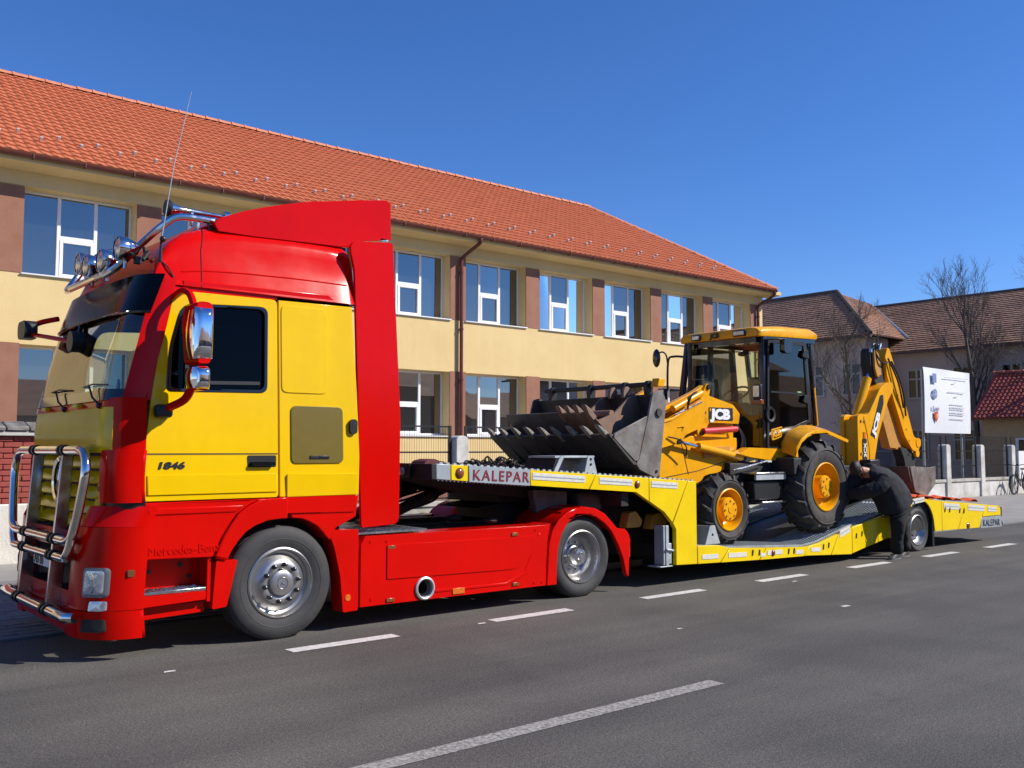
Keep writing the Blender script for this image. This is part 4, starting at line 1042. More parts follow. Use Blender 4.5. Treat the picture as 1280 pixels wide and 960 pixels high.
# ---- wheels
def truck_tyre(parent, x, z, y0, Rr, wd, rr, mat=RUB):
    a = rr; pr = [(a,.05),(a+.012,.018),(a+.05,.004),(a+(Rr-a)*.55,-.004),(Rr-.035,.012),(Rr-.012,.028),(Rr,.05)]
    n = 4
    for k in range(n):
        g = .05+(wd-.1)*(k+.5)/n; pr += [(Rr,g-.010),(Rr-.013,g-.007),(Rr-.013,g+.007),(Rr,g+.010)]
    pr += [(Rr,wd-.05),(Rr-.012,wd-.028),(Rr-.035,wd-.012),(a+.05,wd-.004),(a,wd-.05)]
    m = MB().lathe(pr, (x,y0,z), 'y', 56)
    for k in range(44):
        t = 2*math.pi*k/44; m.obox((x+(Rr-.028)*math.cos(t), y0+.022, z+(Rr-.028)*math.sin(t)), (.006,.006,.020), (0,-t+math.pi/2 if False else -t,0))
    m.lathe([(a+.075,-.003),(a+.082,-.007),(a+.089,-.003)], (x,y0+.004,z), 'y', 48)
    return m.build("tyre", mat, parent)
def front_wheel(x, z, y0, Rr, rr, flip=False):
    o = bpy.data.objects.new("wheel", None); COL.objects.link(o); o.parent = trk; ORG[o] = ORG[trk]
    truck_tyre(o, x, z, y0, Rr, .31, rr)
    pr = [(rr+.002,.055),(rr+.008,.014),(rr-.004,.006),(rr-.016,.02),(rr-.028,.06),(rr-.05,.07),(rr-.066,.055),(.205,.025),(.185,.010),(.135,.008),(.118,.018),(.112,-.01),(.104,-.016),(.065,-.02),(.0,-.02)]
    MB().lathe(pr, (x,y0,z), 'y', 48).build("rim", WHEELST, o)
    nm = mk("dark_nut_cap",(.08,.08,.085),.3,.9); n0 = None
    for k in range(10):
        t = 2*math.pi*(k+.25)/10; cx, cz = x+.162*math.cos(t), z+.162*math.sin(t)
        if n0 is None: n0 = MB().lathe([(.021,.010),(.021,-.012),(.016,-.030),(.008,-.036),(0,-.037)], (cx,y0,cz), 'y', 8).build("wheel_nut", nm, o); c0_ = (cx,cz)
        else: copy_part(n0, o, (cx-c0_[0], 0, cz-c0_[1]))
    hs = MB()
    for k in range(3):
        t = R(90+120*k); c_, s_ = math.cos(t), math.sin(t)
        hs.add([(x-.008*s_,y0-.021,z+.008*c_),(x+.008*s_,y0-.021,z-.008*c_),(x+.045*c_,y0-.021,z+.045*s_),(x,y0-.030,z)], [(0,2,3),(2,1,3),(1,0,3)])
    hs.lathe([(.046,-.020),(.05,-.026),(.054,-.020)], (x,y0,z), 'y', 28)
    hs.build("hub_emblem", STEEL, o)
def rear_wheel(x, z, y0, Rr, rr, parent, mat=WHEELST, hub=True, depth=.17, wd=.30):
    o = bpy.data.objects.new("wheel", None); COL.objects.link(o); o.parent = parent; ORG[o] = ORG[parent]
    truck_tyre(o, x, z, y0, Rr, wd, rr)
    pr = [(rr+.002,.05),(rr+.008,.012),(rr-.004,.004),(rr-.014,.02),(rr-.026,.05),(rr-.034,depth*.6),(rr-.05,depth*.85),(rr-.08,depth),(.10,depth)]
    MB().lathe(pr, (x,y0,z), 'y', 44).build("rim", mat, o)
    if hub:
        MB().lathe([(.125,depth),(.118,depth-.04),(.105,depth-.05),(.100,.05),(.085,.028),(.05,.022),(.046,.012),(0,.010)], (x,y0,z), 'y', 28).build("hub", STEEL, o)
    n0 = None
    for k in range(10):
        t = 2*math.pi*k/10; cx, cz = x+.16*math.cos(t), z+.16*math.sin(t)
        if n0 is None: n0 = MB().lathe([(.014,depth),(.014,depth-.03),(0,depth-.032)], (cx,y0,cz), 'y', 6).build("wheel_nut", STEEL, o); c0_ = (cx,cz)
        else: copy_part(n0, o, (cx-c0_[0], 0, cz-c0_[1]))
front_wheel(3.925, .492, S+.03, .505, .305)
rear_wheel(7.655, .452, S+.055, .462, .295, trk)
a = MB()
for x, z, Rr in ((3.925,.492,.505),(7.655,.452,.462)): a.lathe([(.28,2.18),(Rr-.02,2.18),(Rr,2.22),(Rr,2.42),(Rr-.02,2.46),(.28,2.46)], (x,S,z), 'y', 32)
a.lathe([(.28,.38),(.44,.38),(.462,.41),(.462,.66),(.44,.69),(.28,.69)], (7.655,S,.452), 'y', 32)
a.lathe([(.28,1.83),(.44,1.83),(.462,1.86),(.462,2.1),(.44,2.13),(.28,2.13)], (7.655,S,.452), 'y', 32)
a.build("far_tyre", RUB, trk)
# ---- side skirt with exhaust outlet and rear wing
skp = [(4.71,.20),(4.715,.78),(4.76,.855),(7.05,.845),(7.12,.86),(7.075,.70),(7.055,.45),(7.045,.192)]
hole = [(5.44+.092*math.cos(R(15*k)), .31+.092*math.sin(R(15*k))) for k in range(24)]
a = MB().prism(skp, 'y', S+.0, S+.30, [hole]); sk = a.build("side_skirt", RED, trk, bev=.018, seg=3)
a = MB().prism(rpoly([(5.0,.435),(6.62,.405),(6.80,.50),(6.95,.735),(5.0,.76)],[.02,.1,.1,.08,.02],4), 'y', S-.010, S+.01); a.build("skirt_hatch", RED, sk, bev=.009, seg=2)
a = MB().prism(rpoly([(5.56,.255),(6.5,.245),(6.78,.34),(6.98,.76),(6.94,.762),(6.74,.37),(6.48,.275),(5.56,.285)],[.0]*8), 'y', S-.007, S+.005); a.build("skirt_moulding", RED, sk, bev=.006)
for x,z,mt in ((5.05,.735,ORANGED),(6.60,.77,ORANGED),(5.04,.235,ORANGED),(6.61,.245,ORANGED)):
    MB().box(x-.045,x+.045,S-.012,S+.004,z-.018,z+.018).build("marker_lamp", mt, sk, bev=.004)
MB().box(5.78,5.93,S-.010,S+.004,.215,.275).build("reflector_plate", ORANGE, sk, bev=.003)
for x,z in ((4.83,.26),(6.88,.235),(6.99,.235),(4.82,.80),(6.9,.80),(5.0,.795)): MB().lathe([(0,-.008),(.014,-.006),(.016,.002)], (x,S,z), 'y', 10).build("rivet", RED, sk)
MB().lathe([(.085,.10),(.088,-.018),(.098,-.024),(.112,-.018),(.114,.005)], (5.44,S,.31), 'y', 32).build("exhaust_trim", mk('dull_alloy',(.60,.59,.57),.35,.5,var=.1), sk)
MB().lathe([(0,.16),(.05,.16),(.062,.02),(.068,.02),(.072,.14),(.088,.14)], (5.42,S-.01,.31), 'y', 28).build("exhaust_pipe", BLKP, sk)
fo = [(7.065,.185),(7.085,.45),(7.10,.64),(7.15,.78),(7.24,.89),(7.36,.965),(7.50,1.01),(7.66,1.02),(7.82,.995),(7.97,.93),(8.10,.82),(8.17,.755),(8.24,.745),(8.31,.735),(8.37,.68),(8.40,.60),(8.385,.50),(8.375,.35),(8.365,.19),(8.345,.175)]
fi = [(8.32,.22),(8.27,.40),(8.19,.56),(8.09,.71),(7.97,.82),(7.83,.90),(7.66,.935),(7.50,.915),(7.38,.85),(7.29,.74),(7.235,.58),(7.215,.40),(7.21,.185)]
a = MB().prism(fo+fi, 'y', S+.0, S+.06); a.build("rear_fender", RED, trk, bev=.012, seg=3)
mid = [((fo[i][0]*.45+7.655*.0+fo[i][0]*.55), fo[i][1]-.012) for i in range(3,12)]
a = MB().loft([[(x,y,z) for y in (S+.06,S+.70)] for x,z in mid], closed=False); a.build("fender_top", RED, trk, solid=.02)
a = mir(a); a.build("fender_top", RED, trk, solid=.02)
for k in (2,4,6):
    x,z = mid[k]; MB().tube([(x,S+.07,z+.008),(x,S+.68,z+.008)], .012, 6).build("fender_rib", RED, trk)
MB().box(8.372,8.405,S+.01,S+.06,.40,.545).build("tail_marker", REDLENS, trk, bev=.006)
MB().prism(rpoly([(7.08,.20),(7.10,.80),(7.0,.84),(7.0,.2)],.02),'y',S+2.2,S+2.5).build("far_skirt", RED, trk)
MB().prism(skp, 'y', S+2.2, S+2.48).build("side_skirt", RED, trk, bev=.015)
# ---- chassis
a = MB()
for y in (S+.82,S+1.60): a.box(3.0,8.25,y,y+.08,.58,.86)
for x in (3.2,4.6,5.8,6.7,8.1): a.box(x,x+.10,S+.90,S+1.60,.62,.82)
a.box(7.55,7.75,S+.3,S+2.2,.38,.52); a.box(3.83,4.02,S+.3,S+2.2,.38,.52); a.sphere((7.65,YC,.45),(.25,.3,.22),14,8)
a.box(2.5,4.65,S+.30,S+2.2,.75,1.2)
a.build("chassis_frame", DARK, trk)
a = MB(); a.box(4.70,5.5,S+.05,S+2.45,.868,.888); dk_ = a.build("deck_plate", STEEL, trk)
tr_ = MB()
for i in range(16):
    for j in range(10): tr_.obox((4.74+i*.046, S+.09+j*.05, .890), (.03,.010,.006), (0,0,R(45 if (i+j)%2 else -45)))
kind(tr_.build("tread_lozenge", STEEL, dk_), 'stuff')
a = MB().prism([(6.75,1.00),(7.2,1.06),(7.75,1.06),(8.05,.98),(7.75,1.0),(7.2,1.0)], 'y', S+.85, S+1.65); a.box(7.1,7.5,S+.8,S+1.7,.86,1.0); a.build("fifth_wheel", DARK, trk)
a = MB().prism([(5.2,.87),(6.4,1.27),(6.5,1.24),(5.5,.87)], 'y', S+.9, S+1.05); a.prism([(5.2,.87),(6.4,1.27),(6.5,1.24),(5.5,.87)], 'y', S+1.5, S+1.65); a.box(5.5,6.9,S+.35,S+.8,.60,.84); a.box(5.5,6.9,S+1.75,S+2.15,.60,.84); a.build("coupling_ramp", DARK, trk)
a = MB()
for k in range(4):
    y = S+.6+.25*k; a.tube(catmull([(4.75,y,1.6),(4.95,y+.05,1.15),(5.4,y+.1,1.0),(6.0,y+.05,1.12),(6.5,YC,1.25)],5), .014, 6)
a.build("air_line", BLKP, trk)
for x,y,z in ((6.55,S+.35,.90),(6.2,S+.55,.93)): MB().sphere((x,y,z),(.10,.07,.04),10,6).build("valve_cover", DARK, trk)
# ================================================================ TRAILER
T = 7.765; TF = 10.30
tl = thing("lowbed_trailer", "yellow lowbed trailer with lettered side plates carrying the digger", "trailer", (12, YC, 0))
ztop = lambda x: 1.53-.0647*(x-5.54)
def zbot(x):
    p = [(5.54,1.375),(6.77,1.285),(8.45,1.165),(8.95,.91),(9.17,.69)]
    for (a,b),(c,d) in zip(p[:-1],p[1:]):
        if x <= c: return b+(d-b)*(x-a)/(c-a)
    return p[-1][1]
LETR = mk("dark_crimson_letter", (.23,.012,.022), .5)
LETB = mk("blue_black_letter", (.02,.022,.05), .5)
SLOT = mk("slot_black", (.004,.004,.004), .9)
PLATE = mk("grey_blue_plate", (.37,.41,.43), .45, .3, var=.08, vscale=6)
def side(poly, name, mat, parent=tl, th=.06, bev=.006, y=T, far=True):
    o = MB().prism(poly, 'y', y, y+th).build(name, mat, parent, bev=bev)
    return o
g_ = .008
side([(5.54,ztop(5.54)),(5.715,ztop(5.715)),(5.715,zbot(5.715)),(5.54,zbot(5.54))], "nose_plate", PLATE)
ys = side([(5.723,ztop(5.72)),(5.935,ztop(5.935)),(5.935,zbot(5.935)),(5.723,zbot(5.72))], "nose_panel", TYEL)
kp = side([(5.943,ztop(5.943)+.004),(6.775,ztop(6.775)+.004),(6.775,zbot(6.775)-.004),(5.943,zbot(5.943)-.004)], "name_plate", PLATE, y=T-.006)
text("KALEPAR", .112, (5.985,T-.010,1.360), LETR, kp, rot=(90,2.9,0), bold=.001, sx=1.04, spacing=1.22, ex=.002)
# second name plate edge lines
pA = side([(6.783,ztop(6.78)),(7.775,ztop(7.775)),(7.665,zbot(7.665)),(6.783,zbot(6.783))], "side_panel", TYEL)
pB = side([(7.783,ztop(7.783)),(8.675,ztop(8.675)),(8.675,zbot(8.675)),(8.45,zbot(8.45)),(7.673,zbot(7.673))], "side_panel", TYEL)
pC = side([(8.683,ztop(8.683)),(9.40,ztop(9.40)),(9.10,.775),(8.95,zbot(8.95)),(8.683,zbot(8.683))], "side_panel", TYEL)
pD = side([(9.41,ztop(9.41)),(9.565,ztop(9.565)),(9.565,.235),(9.165,.25),(9.165,.69),(9.11,.765)], "gooseneck_leg", TYEL)
def strip(x0, x1, zc, h, par, slope=-.0647, y=T):
    w_ = x1-x0; z0 = zc; z1 = zc+slope*w_
    o = MB().prism([(x0,z0-h/2),(x1,z1-h/2),(x1,z1+h/2),(x0,z0+h/2)], 'y', y-.005, y+.002).build("reflective_strip", REFL, par)
    MB().prism([(x0+.01,z0-.006),(x1-.01,z1-.006),(x1-.01,z1+.006),(x0+.01,z0+.006)], 'y', y-.007, y).build("strip_ridge", PLATE, par) if h > .07 else None
strip(6.81,7.60,1.385,.075,pA); strip(7.83,8.38,1.315,.075,pB); strip(8.72,9.20,1.255,.075,pC)
def marker(x, z, par, r=.045):
    o = MB().lathe([(0,-.025),(r*.6,-.022),(r,-.010),(r*1.15,.0)], (x,T,z), 'y', 16).build("marker_lamp", ORANGED, par)
marker(5.83,1.43,ys,.05); marker(8.47,1.255,pB,.042)
# low side rails; outline heights along the rail
rt_ = [(9.575,.460),(10.0,.440),(10.25,.385),(11.2,.330),(12.0,.290),(12.35,.325),(13.2,.500),(13.9,.600),(14.2,.640)]
rb_ = [(9.575,.232),(11.06,.185),(12.0,.165),(13.15,.105),(13.5,.165),(14.2,.275)]
def ip(p, x):
    for (a,b),(c,d) in zip(p[:-1],p[1:]):
        if x <= c: return b+(d-b)*(x-a)/(c-a)
    return p[-1][1]
cuts = [(9.575,9.575),(10.23,10.03),(11.03,10.88),(12.06,11.92),(12.83,12.62),(13.2,13.2),(13.95,13.95),(14.2,14.2)]
keys = {1:(10.72,10.87),2:(11.55,11.68),3:(12.42,12.56),5:(13.32,13.48)}
strips = {0:[(9.66,9.99)],1:[(10.2,10.58),],2:[(11.05,11.4)],3:[(12.1,12.33)]}
for i in range(len(cuts)-1):
    (ta,ba),(tb,bb2) = cuts[i],cuts[i+1]; e=.006
    xs_t = [ta+e]+[x for x,_ in rt_ if ta+.03 < x < tb-.03]+[tb-e]; xs_b = [ba+e]+[x for x,_ in rb_ if ba+.03 < x < bb2-.03]+[bb2-e]
    o = side([(x,ip(rt_,x)) for x in xs_t]+[(x,ip(rb_,x)) for x in reversed(xs_b)], "rail_panel", TYEL)
    for a,b in strips.get(i,[]):
        zc = ip(rb_,a)+.085; sl__ = (ip(rb_,b)-ip(rb_,a))/(b-a); strip(a,b,zc,.06,o,sl__)
    if i in keys:
        for x in keys[i]:
            z = (ip(rt_,x)*.62+ip(rb_,x)*.38)
            MB().prism(rpoly([(x-.022,z-.042),(x+.006,z-.04),(x+.022,z+.036),(x-.010,z+.04)],.014), 'y', T-.006, T+.01).build("lashing_slot", SLOT, o)
    if i == 1: strip(10.90,11.0,.255,.05,o,-.03)
    if i == 2: marker(11.18,.262,o,.04); strip(11.72,11.90,.235,.055,o,-.02)
    if i == 4: strip(12.86,13.14,.42,.10,o,.25)
# panel round the wheel and tail panels
WX, WZ = 15.31, .345
arch = [(WX+.47*math.cos(R(a)), WZ+.03+.47*math.sin(R(a))) for a in range(170,-5,-12)]
pw = side([(14.205,.645),(14.6,.74),(14.9,.83),(15.3,.872),(16.04,.80),(16.04,.30),(15.80,.305)]+[p for p in reversed(arch) if p[1] > .3]+[(14.80,.28),(14.62,.285),(14.205,.28)], "arch_panel", TYEL)
MB().prism([(14.3,.655),(14.6,.725),(14.9,.815),(14.9,.755),(14.6,.66),(14.3,.585)], 'y', T-.005, T+.002).build("reflective_strip", REFL, pw)
tt = lambda x: .80-.0727*(x-16.04)
tb_ = lambda x: .302-.018*(x-16.04)
p1 = side([(16.05,tt(16.05)),(16.94,tt(16.94)),(16.62,tb_(16.62)),(16.05,tb_(16.05))], "tail_panel", TYEL)
p2 = side([(16.95,tt(16.95)),(17.72,tt(17.72)),(17.45,tb_(17.45)),(16.63,tb_(16.63))], "tail_panel", TYEL)
p3 = side([(17.73,tt(17.73)),(18.24,tt(18.24)),(18.33,.585),(18.33,.465),(17.55,.465),(17.52,.44)], "tail_panel", TYEL)
k2 = side([(17.53,.455),(18.34,.455),(18.34,.255),(17.46,.268)], "name_plate", PLATE, y=T-.008)
text("KALEPAR", .12, (17.56,T-.012,.298), LETB, k2, rot=(90,1.2,0), bold=.0, sx=.98, spacing=1.05, ex=.002)
strip(16.12,16.70,.715,.10,p1,-.07); strip(17.02,17.66,.655,.10,p2,-.07); strip(17.80,18.15,.60,.09,p3,-.07)
for par,x in ((p1,16.16),(p1,16.33),(p1,16.70),(p1,16.86)):
    z = tt(x)-.14; MB().prism(rpoly([(x-.024,z-.045),(x+.012,z-.04),(x+.026,z+.042),(x-.010,z+.046)],.014), 'y', T-.007, T+.01).build("lashing_slot", SLOT, par)
marker(17.0,.335,p2,.05)
strip(15.0,15.45,.815,.08,pw,.08)
MB().prism(arch+[(WX+.40,WZ+.0),(WX-.40,WZ)],'y',T+.07,T+.09).build("arch_back", DARK, tl)
am = MB().loft([[(x,y,z) for y in (T+.02,T+.5)] for x,z in arch], closed=False); am.build("arch_liner", BLKP, tl, solid=.015)
MB().box(15.74,15.80,T+.02,T+.40,.06,.5).build("mud_flap", BLKP, tl)
# far side rail
MB().prism([(5.54,1.53),(9.56,1.27),(9.56,.46),(12.0,.29),(14.2,.64),(15.3,.87),(18.3,.63),(18.3,.26),(14.2,.28),(13.15,.10),(9.17,.25),(9.17,.69),(8.45,1.17),(5.54,1.37)], 'y', TF-.06, TF).build("far_rail", TYEL, tl)
# nose cross beam with its dark lamp board
MB().box(5.48,5.54,T+.0,TF,1.37,1.53).build("nose_beam", DARK, tl, bev=.01)
a = MB().box(5.455,5.479,T+.35,TF-.1,1.385,1.52); nb = a.build("lamp_board", BLKP, tl)
for y,w_ in ((T+.62,.14),(T+1.05,.28),(T+1.5,.12)): MB().box(5.445,5.456,y,y+w_,1.42,1.50).build("board_plate", PLATE, nb)
MB().lathe([(0,-.02),(.04,-.015),(.045,.01)], (5.45,T+.48,1.45), 'x', 14).build("board_lamp", GLASSL, nb)
# decks
dn = MB().prism([(5.54,1.515),(9.56,1.255),(9.56,1.215),(5.54,1.47)], 'y', T+.065, TF-.065); dn.build("gooseneck_deck", DECK, tl)
wellz = lambda x: ip(rt_,x)-.012
pts = [(9.575,.44),(10.25,.378),(12.0,.285),(12.35,.315),(13.2,.49),(14.2,.63),(15.3,.86),(18.25,.63)]
MB().prism(pts+[(x,z-.05) for x,z in reversed(pts)], 'y', T+.065, TF-.065).build("deck_bed", DECK, tl)
dz = lambda x: ip(pts, x)
for y0 in (T+.10, TF-.80):
    # wheel tracks of galvanised grating: bars and cross ribs
    gb = MB()
    for k in range(12):
        y = y0+k*.06; gb.loft([[(x,y-.006,dz(x)+.004),(x,y+.006,dz(x)+.004),(x,y+.006,dz(x)+.030),(x,y-.006,dz(x)+.030)] for x,_ in pts[:6]+[(14.9,0)]])
    for k in range(90):
        x = 9.62+k*.058; gb.box(x-.005,x+.005,y0-.006,y0+.67,dz(x)+.010,dz(x)+.034)
    kind(gb.build("track_grating", GALV, tl), 'stuff')
sr = MB()
for k in range(46): x = 5.58+k*.0865; sr.prism([(x,ztop(x)),(x+.05,ztop(x)-.003),(x+.04,ztop(x)+.018),(x+.01,ztop(x)+.018)], 'y', T+.01, T+.03)
for k in range(24): x = 5.56+k*.05; sr.prism([(x,zbot(x)),(x+.028,zbot(x)-.002),(x+.014,zbot(x)-.016)], 'y', T+.01, T+.03)
kind(sr.build("serrated_edge", GALV, tl), 'stuff')
for i in range(8):
    x = 6.0+i*.45; MB().prism([(x,ztop(x)-.012),(x+.06,ztop(x)-.016),(x+.06,ztop(x)+.012),(x,ztop(x)+.016)], 'y', T+.08, TF-.08).build("deck_rib", GALV, tl, bev=.006, seg=1)
# gooseneck underside, step wall and cross members
a = MB(); a.prism([(5.6,1.46),(9.5,1.2),(9.5,.45),(9.0,.5),(8.6,.95),(8.2,1.02),(6.2,1.22),(5.6,1.36)], 'y', T+.62, T+.80); a.prism([(5.6,1.46),(9.5,1.2),(9.5,.45),(9.0,.5),(8.6,.95),(8.2,1.02),(6.2,1.22),(5.6,1.36)], 'y', TF-.80, TF-.62)
a.box(9.44,9.56,T+.06,TF-.06,.25,1.24); a.box(7.0,7.6,T+.8,TF-.8,1.06,1.3); a.box(8.3,8.42,T+.1,TF-.1,1.0,1.16)
a.box(9.3,9.42,T+.3,TF-.1,.3,.95)
a.box(9.6,14.5,T+.75,T+.95,.10,.24); a.box(9.6,14.5,TF-.95,TF-.75,.10,.24); a.box(14.2,18.2,T+.6,TF-.6,.30,.55); a.box(15.2,15.42,T+.2,TF-.2,.28,.42)
a.build("under_frame", DARK, tl)
MB().prism(rpoly([(7.25,1.21),(7.80,1.17),(7.78,.98),(7.62,.90),(7.32,.93)],.03), 'y', T+.50, T+.60).build("chassis_box", mk("dull_grey_box",(.16,.155,.145),.6,.3,var=.2), tl, bev=.01)
MB().box(7.95,8.35,T+.45,T+.9,.92,1.16).build("air_tank", mk("dull_grey_tank",(.10,.095,.09),.6,.3,var=.2), tl, bev=.05)
jk = MB(); jk.box(8.97,9.0,7.80,7.95,.26,.74); jk.box(9.005,9.06,7.79,7.83,.25,.74); jk.box(9.065,9.12,7.80,7.92,.27,.52); jk.box(8.90,9.13,7.79,8.0,.235,.25); jk.tube([(9.0,7.78,.45),(9.13,7.78,.43)],.016,8)
jk.build("support_leg", GALV, tl, bev=.006)
# wheels
rear_wheel(WX, WZ-.0, T+.045, .372, .245, tl, hub=False, depth=.10, wd=.26)
MB().lathe([(.09,.10),(.085,.06),(.05,.05),(0,.05)], (WX,T+.045,WZ), 'y', 20).build("axle_cap", STEEL, tl)
a = MB().lathe([(.2,2.2),(.35,2.2),(.37,2.23),(.37,2.42),(.35,2.45),(.2,2.45)], (WX,T,WZ), 'y', 28); a.build("far_tyre", RUB, tl)
# rear coupling
a = MB(); a.box(18.33,18.55,YC-.2,YC+.2,.35,.55); a.lathe([(0,.3),(.06,.3),(.07,.1),(.09,0),(.0,0)], (18.34,T+.25,.50), 'x', 12); a.box(18.33,18.5,T+.05,T+.45,.42,.60); a.tube(catmull([(18.4,T+.1,.45),(18.5,T+.05,.30),(18.45,T+.15,.25),(18.36,T+.1,.32)],4), .012, 6)
a.build("rear_coupling", BLKP, tl, bev=.008)
MB().box(18.24,18.33,T+.06,TF-.06,.26,.60).build("tail_beam", TYEL, tl)

# ---- loose load on the trailer
def wedge(name, label, x0, x1, z0, h, y0, y1, top):
    t = thing(name, label, "bracket", ((x0+x1)/2, y0, z0)); w_ = x1-x0; o_ = (w_-top)/2; zr = z0
    for y in (y0, y1-.015):
        MB().prism([(x0,zr),(x1,zr),(x1-o_,zr+h),(x0+o_,zr+h)], 'y', y, y+.015, [[(x0+w_*.5+.02*math.cos(R(45*k)), zr+h*.5+.02*math.sin(R(45*k))) for k in range(8)]]).build("side_plate", GALV, t, bev=.003, seg=1)
    MB().prism([(x0+.004,zr),(x0+.03,zr),(x0+o_+.03,zr+h-.005),(x0+o_+.004,zr+h-.005)], 'y', y0+.016, y1-.016).build("front_plate", GALV, t)
    return t
wedge("wheel_wedge", "galvanised wedge chock against the digger's front tyre", 9.86, 10.17, .445, .24, 7.87, 8.25, .10)
fw_ = thing("wheel_bracket", "galvanised bracket frame under the front bucket teeth", "bracket", (7.5, 7.8, 1.37))
for x0 in (7.18,7.66):
    MB().prism([(x0,1.535-.02-.0647*(x0-5.54)),(x0+.22,1.52-.0647*(x0+.22-5.54)),(x0+.15,1.60),(x0+.07,1.60)] if x0 > 7.4 else [(x0,1.41),(x0+.06,1.405),(x0+.18,1.60),(x0+.12,1.60)], 'y', 7.84, 7.86).build("side_plate", GALV, fw_, bev=.003, seg=1)
    MB().prism([(x0+.0,1.42),(x0+.05,1.41),(x0+.13,1.59),(x0+.08,1.595)], 'y', 7.86, 8.35).build("slope_plate", DARK if x0 < 7.4 else GALV, fw_)
MB().box(7.22,7.84,7.85,8.3,1.575,1.60).build("top_plate", GALV, fw_, bev=.004)
for z in (1.50,1.56): MB().lathe([(0,-.006),(.016,-.006),(.016,.004)], (7.77,7.84,z), 'y', 10).build("bolt_hole", BLKP, fw_)
t = thing("spare_rubber_tyre", "black spare tyre standing behind the yellow gooseneck leg", "spare tyre", (9.72, 8.6, .45))
pr = [(.2,.0),(.33,-.02),(.36,.01)]
for k in range(5): g0 = .03+k*.045; pr += [(.385,g0),(.385,g0+.034),(.37,g0+.036),(.37,g0+.043)]
pr += [(.36,.26),(.33,.28),(.2,.26),(.2,0)]
MB().lathe(pr, (9.60,8.48,.82), 'x', 48).build("tyre", RUBD, t)
t = thing("chain_heap", "heap of dark lashing chain on the gooseneck deck by the bucket", "chain", (7.3, 8.9, 1.42))
rnd = random.Random(4); cm = MB()
def link(c, rot, s=.032):
    m = Euler(rot).to_matrix(); pts_ = [Vector(c)+m@Vector((s*1.5*math.cos(a),s*math.sin(a),0)) for a in [R(45*k) for k in range(9)]]
    cm.tube(pts_, s*.33, 5, cap=False)
for k in range(110):
    a, r_ = rnd.uniform(0,6.28), rnd.random()**.6*.45
    x, y = 7.30+r_*math.cos(a)*1.2, 8.95+r_*math.sin(a); z = ztop(x)+.02+max(0,(.16-.3*r_))*rnd.random()
    link((x,y,z), (rnd.uniform(-1.2,1.2),rnd.uniform(-1.2,1.2),rnd.uniform(0,3.1)))
kind(cm.build("chain_links", mk("dark_chain",(.03,.028,.027),.6,.6), t), 'stuff')
tag(MB().prism(rpoly([(5.72,1.515),(6.02,1.50),(5.99,1.545),(5.93,1.55),(5.86,1.575),(5.76,1.555)],.02), 'y', 8.25, 8.5).build("red_winch_base", mk("dark_red_iron",(.10,.02,.018),.6,var=.3), None, bev=.01), "dark red iron lump on the trailer nose deck", "fitting")
# orange strap thrown over the tail
sv = []
rnd = random.Random(9)
def strapfn(path, w_):
    secs_ = []
    for i, (x,y,z) in enumerate(path): secs_.append([(x-.01,y,z),(x+.01,y+w_,z+rnd.uniform(0,.03))])
    return secs_
st_ = thing("ratchet_strap", "bright orange lashing strap lying crumpled on the trailer tail", "strap", (17, 8.6, .75))
for (y,w_,x0,x1,ph) in ((8.3,.22,16.25,17.9,0.),(8.6,.25,16.0,17.6,1.),(8.15,.2,16.6,18.1,2.),(8.8,.2,15.9,17.2,3.)):
    path = []
    for k in range(25):
        x = x0+(x1-x0)*k/24; zz = (.86-.0762*(x-15.3))+.035+.045*abs(math.sin(k*.55+ph))+.02*rnd.random()
        path.append((x, y+.10*math.sin(k*.4+ph), zz))
    MB().loft(strapfn(path,w_), closed=False).build("strap_fold", STRAP, st_, solid=.008)
ca = thing("wheel_chock", "yellow wheel chock under the gooseneck, the one nearer the truck", "chock", (8.7, 8.1, .72), "chocks under the gooseneck")
MB().prism(rpoly([(8.55,.72),(8.80,.72),(8.84,.80),(8.72,.92),(8.60,.90)],.03), 'y', 8.02, 8.15).build("chock_block", JYELD, ca, bev=.01)
cb = thing("wheel_chock", "yellow wheel chock under the gooseneck, half behind its yellow leg", "chock", (9.1, 8.8, .68), "chocks under the gooseneck")
MB().prism(rpoly([(8.98,.68),(9.25,.68),(9.30,.76),(9.17,.88),(9.04,.86)],.03), 'y', 8.02, 8.15).build("chock_block", JYELD, cb, bev=.01)
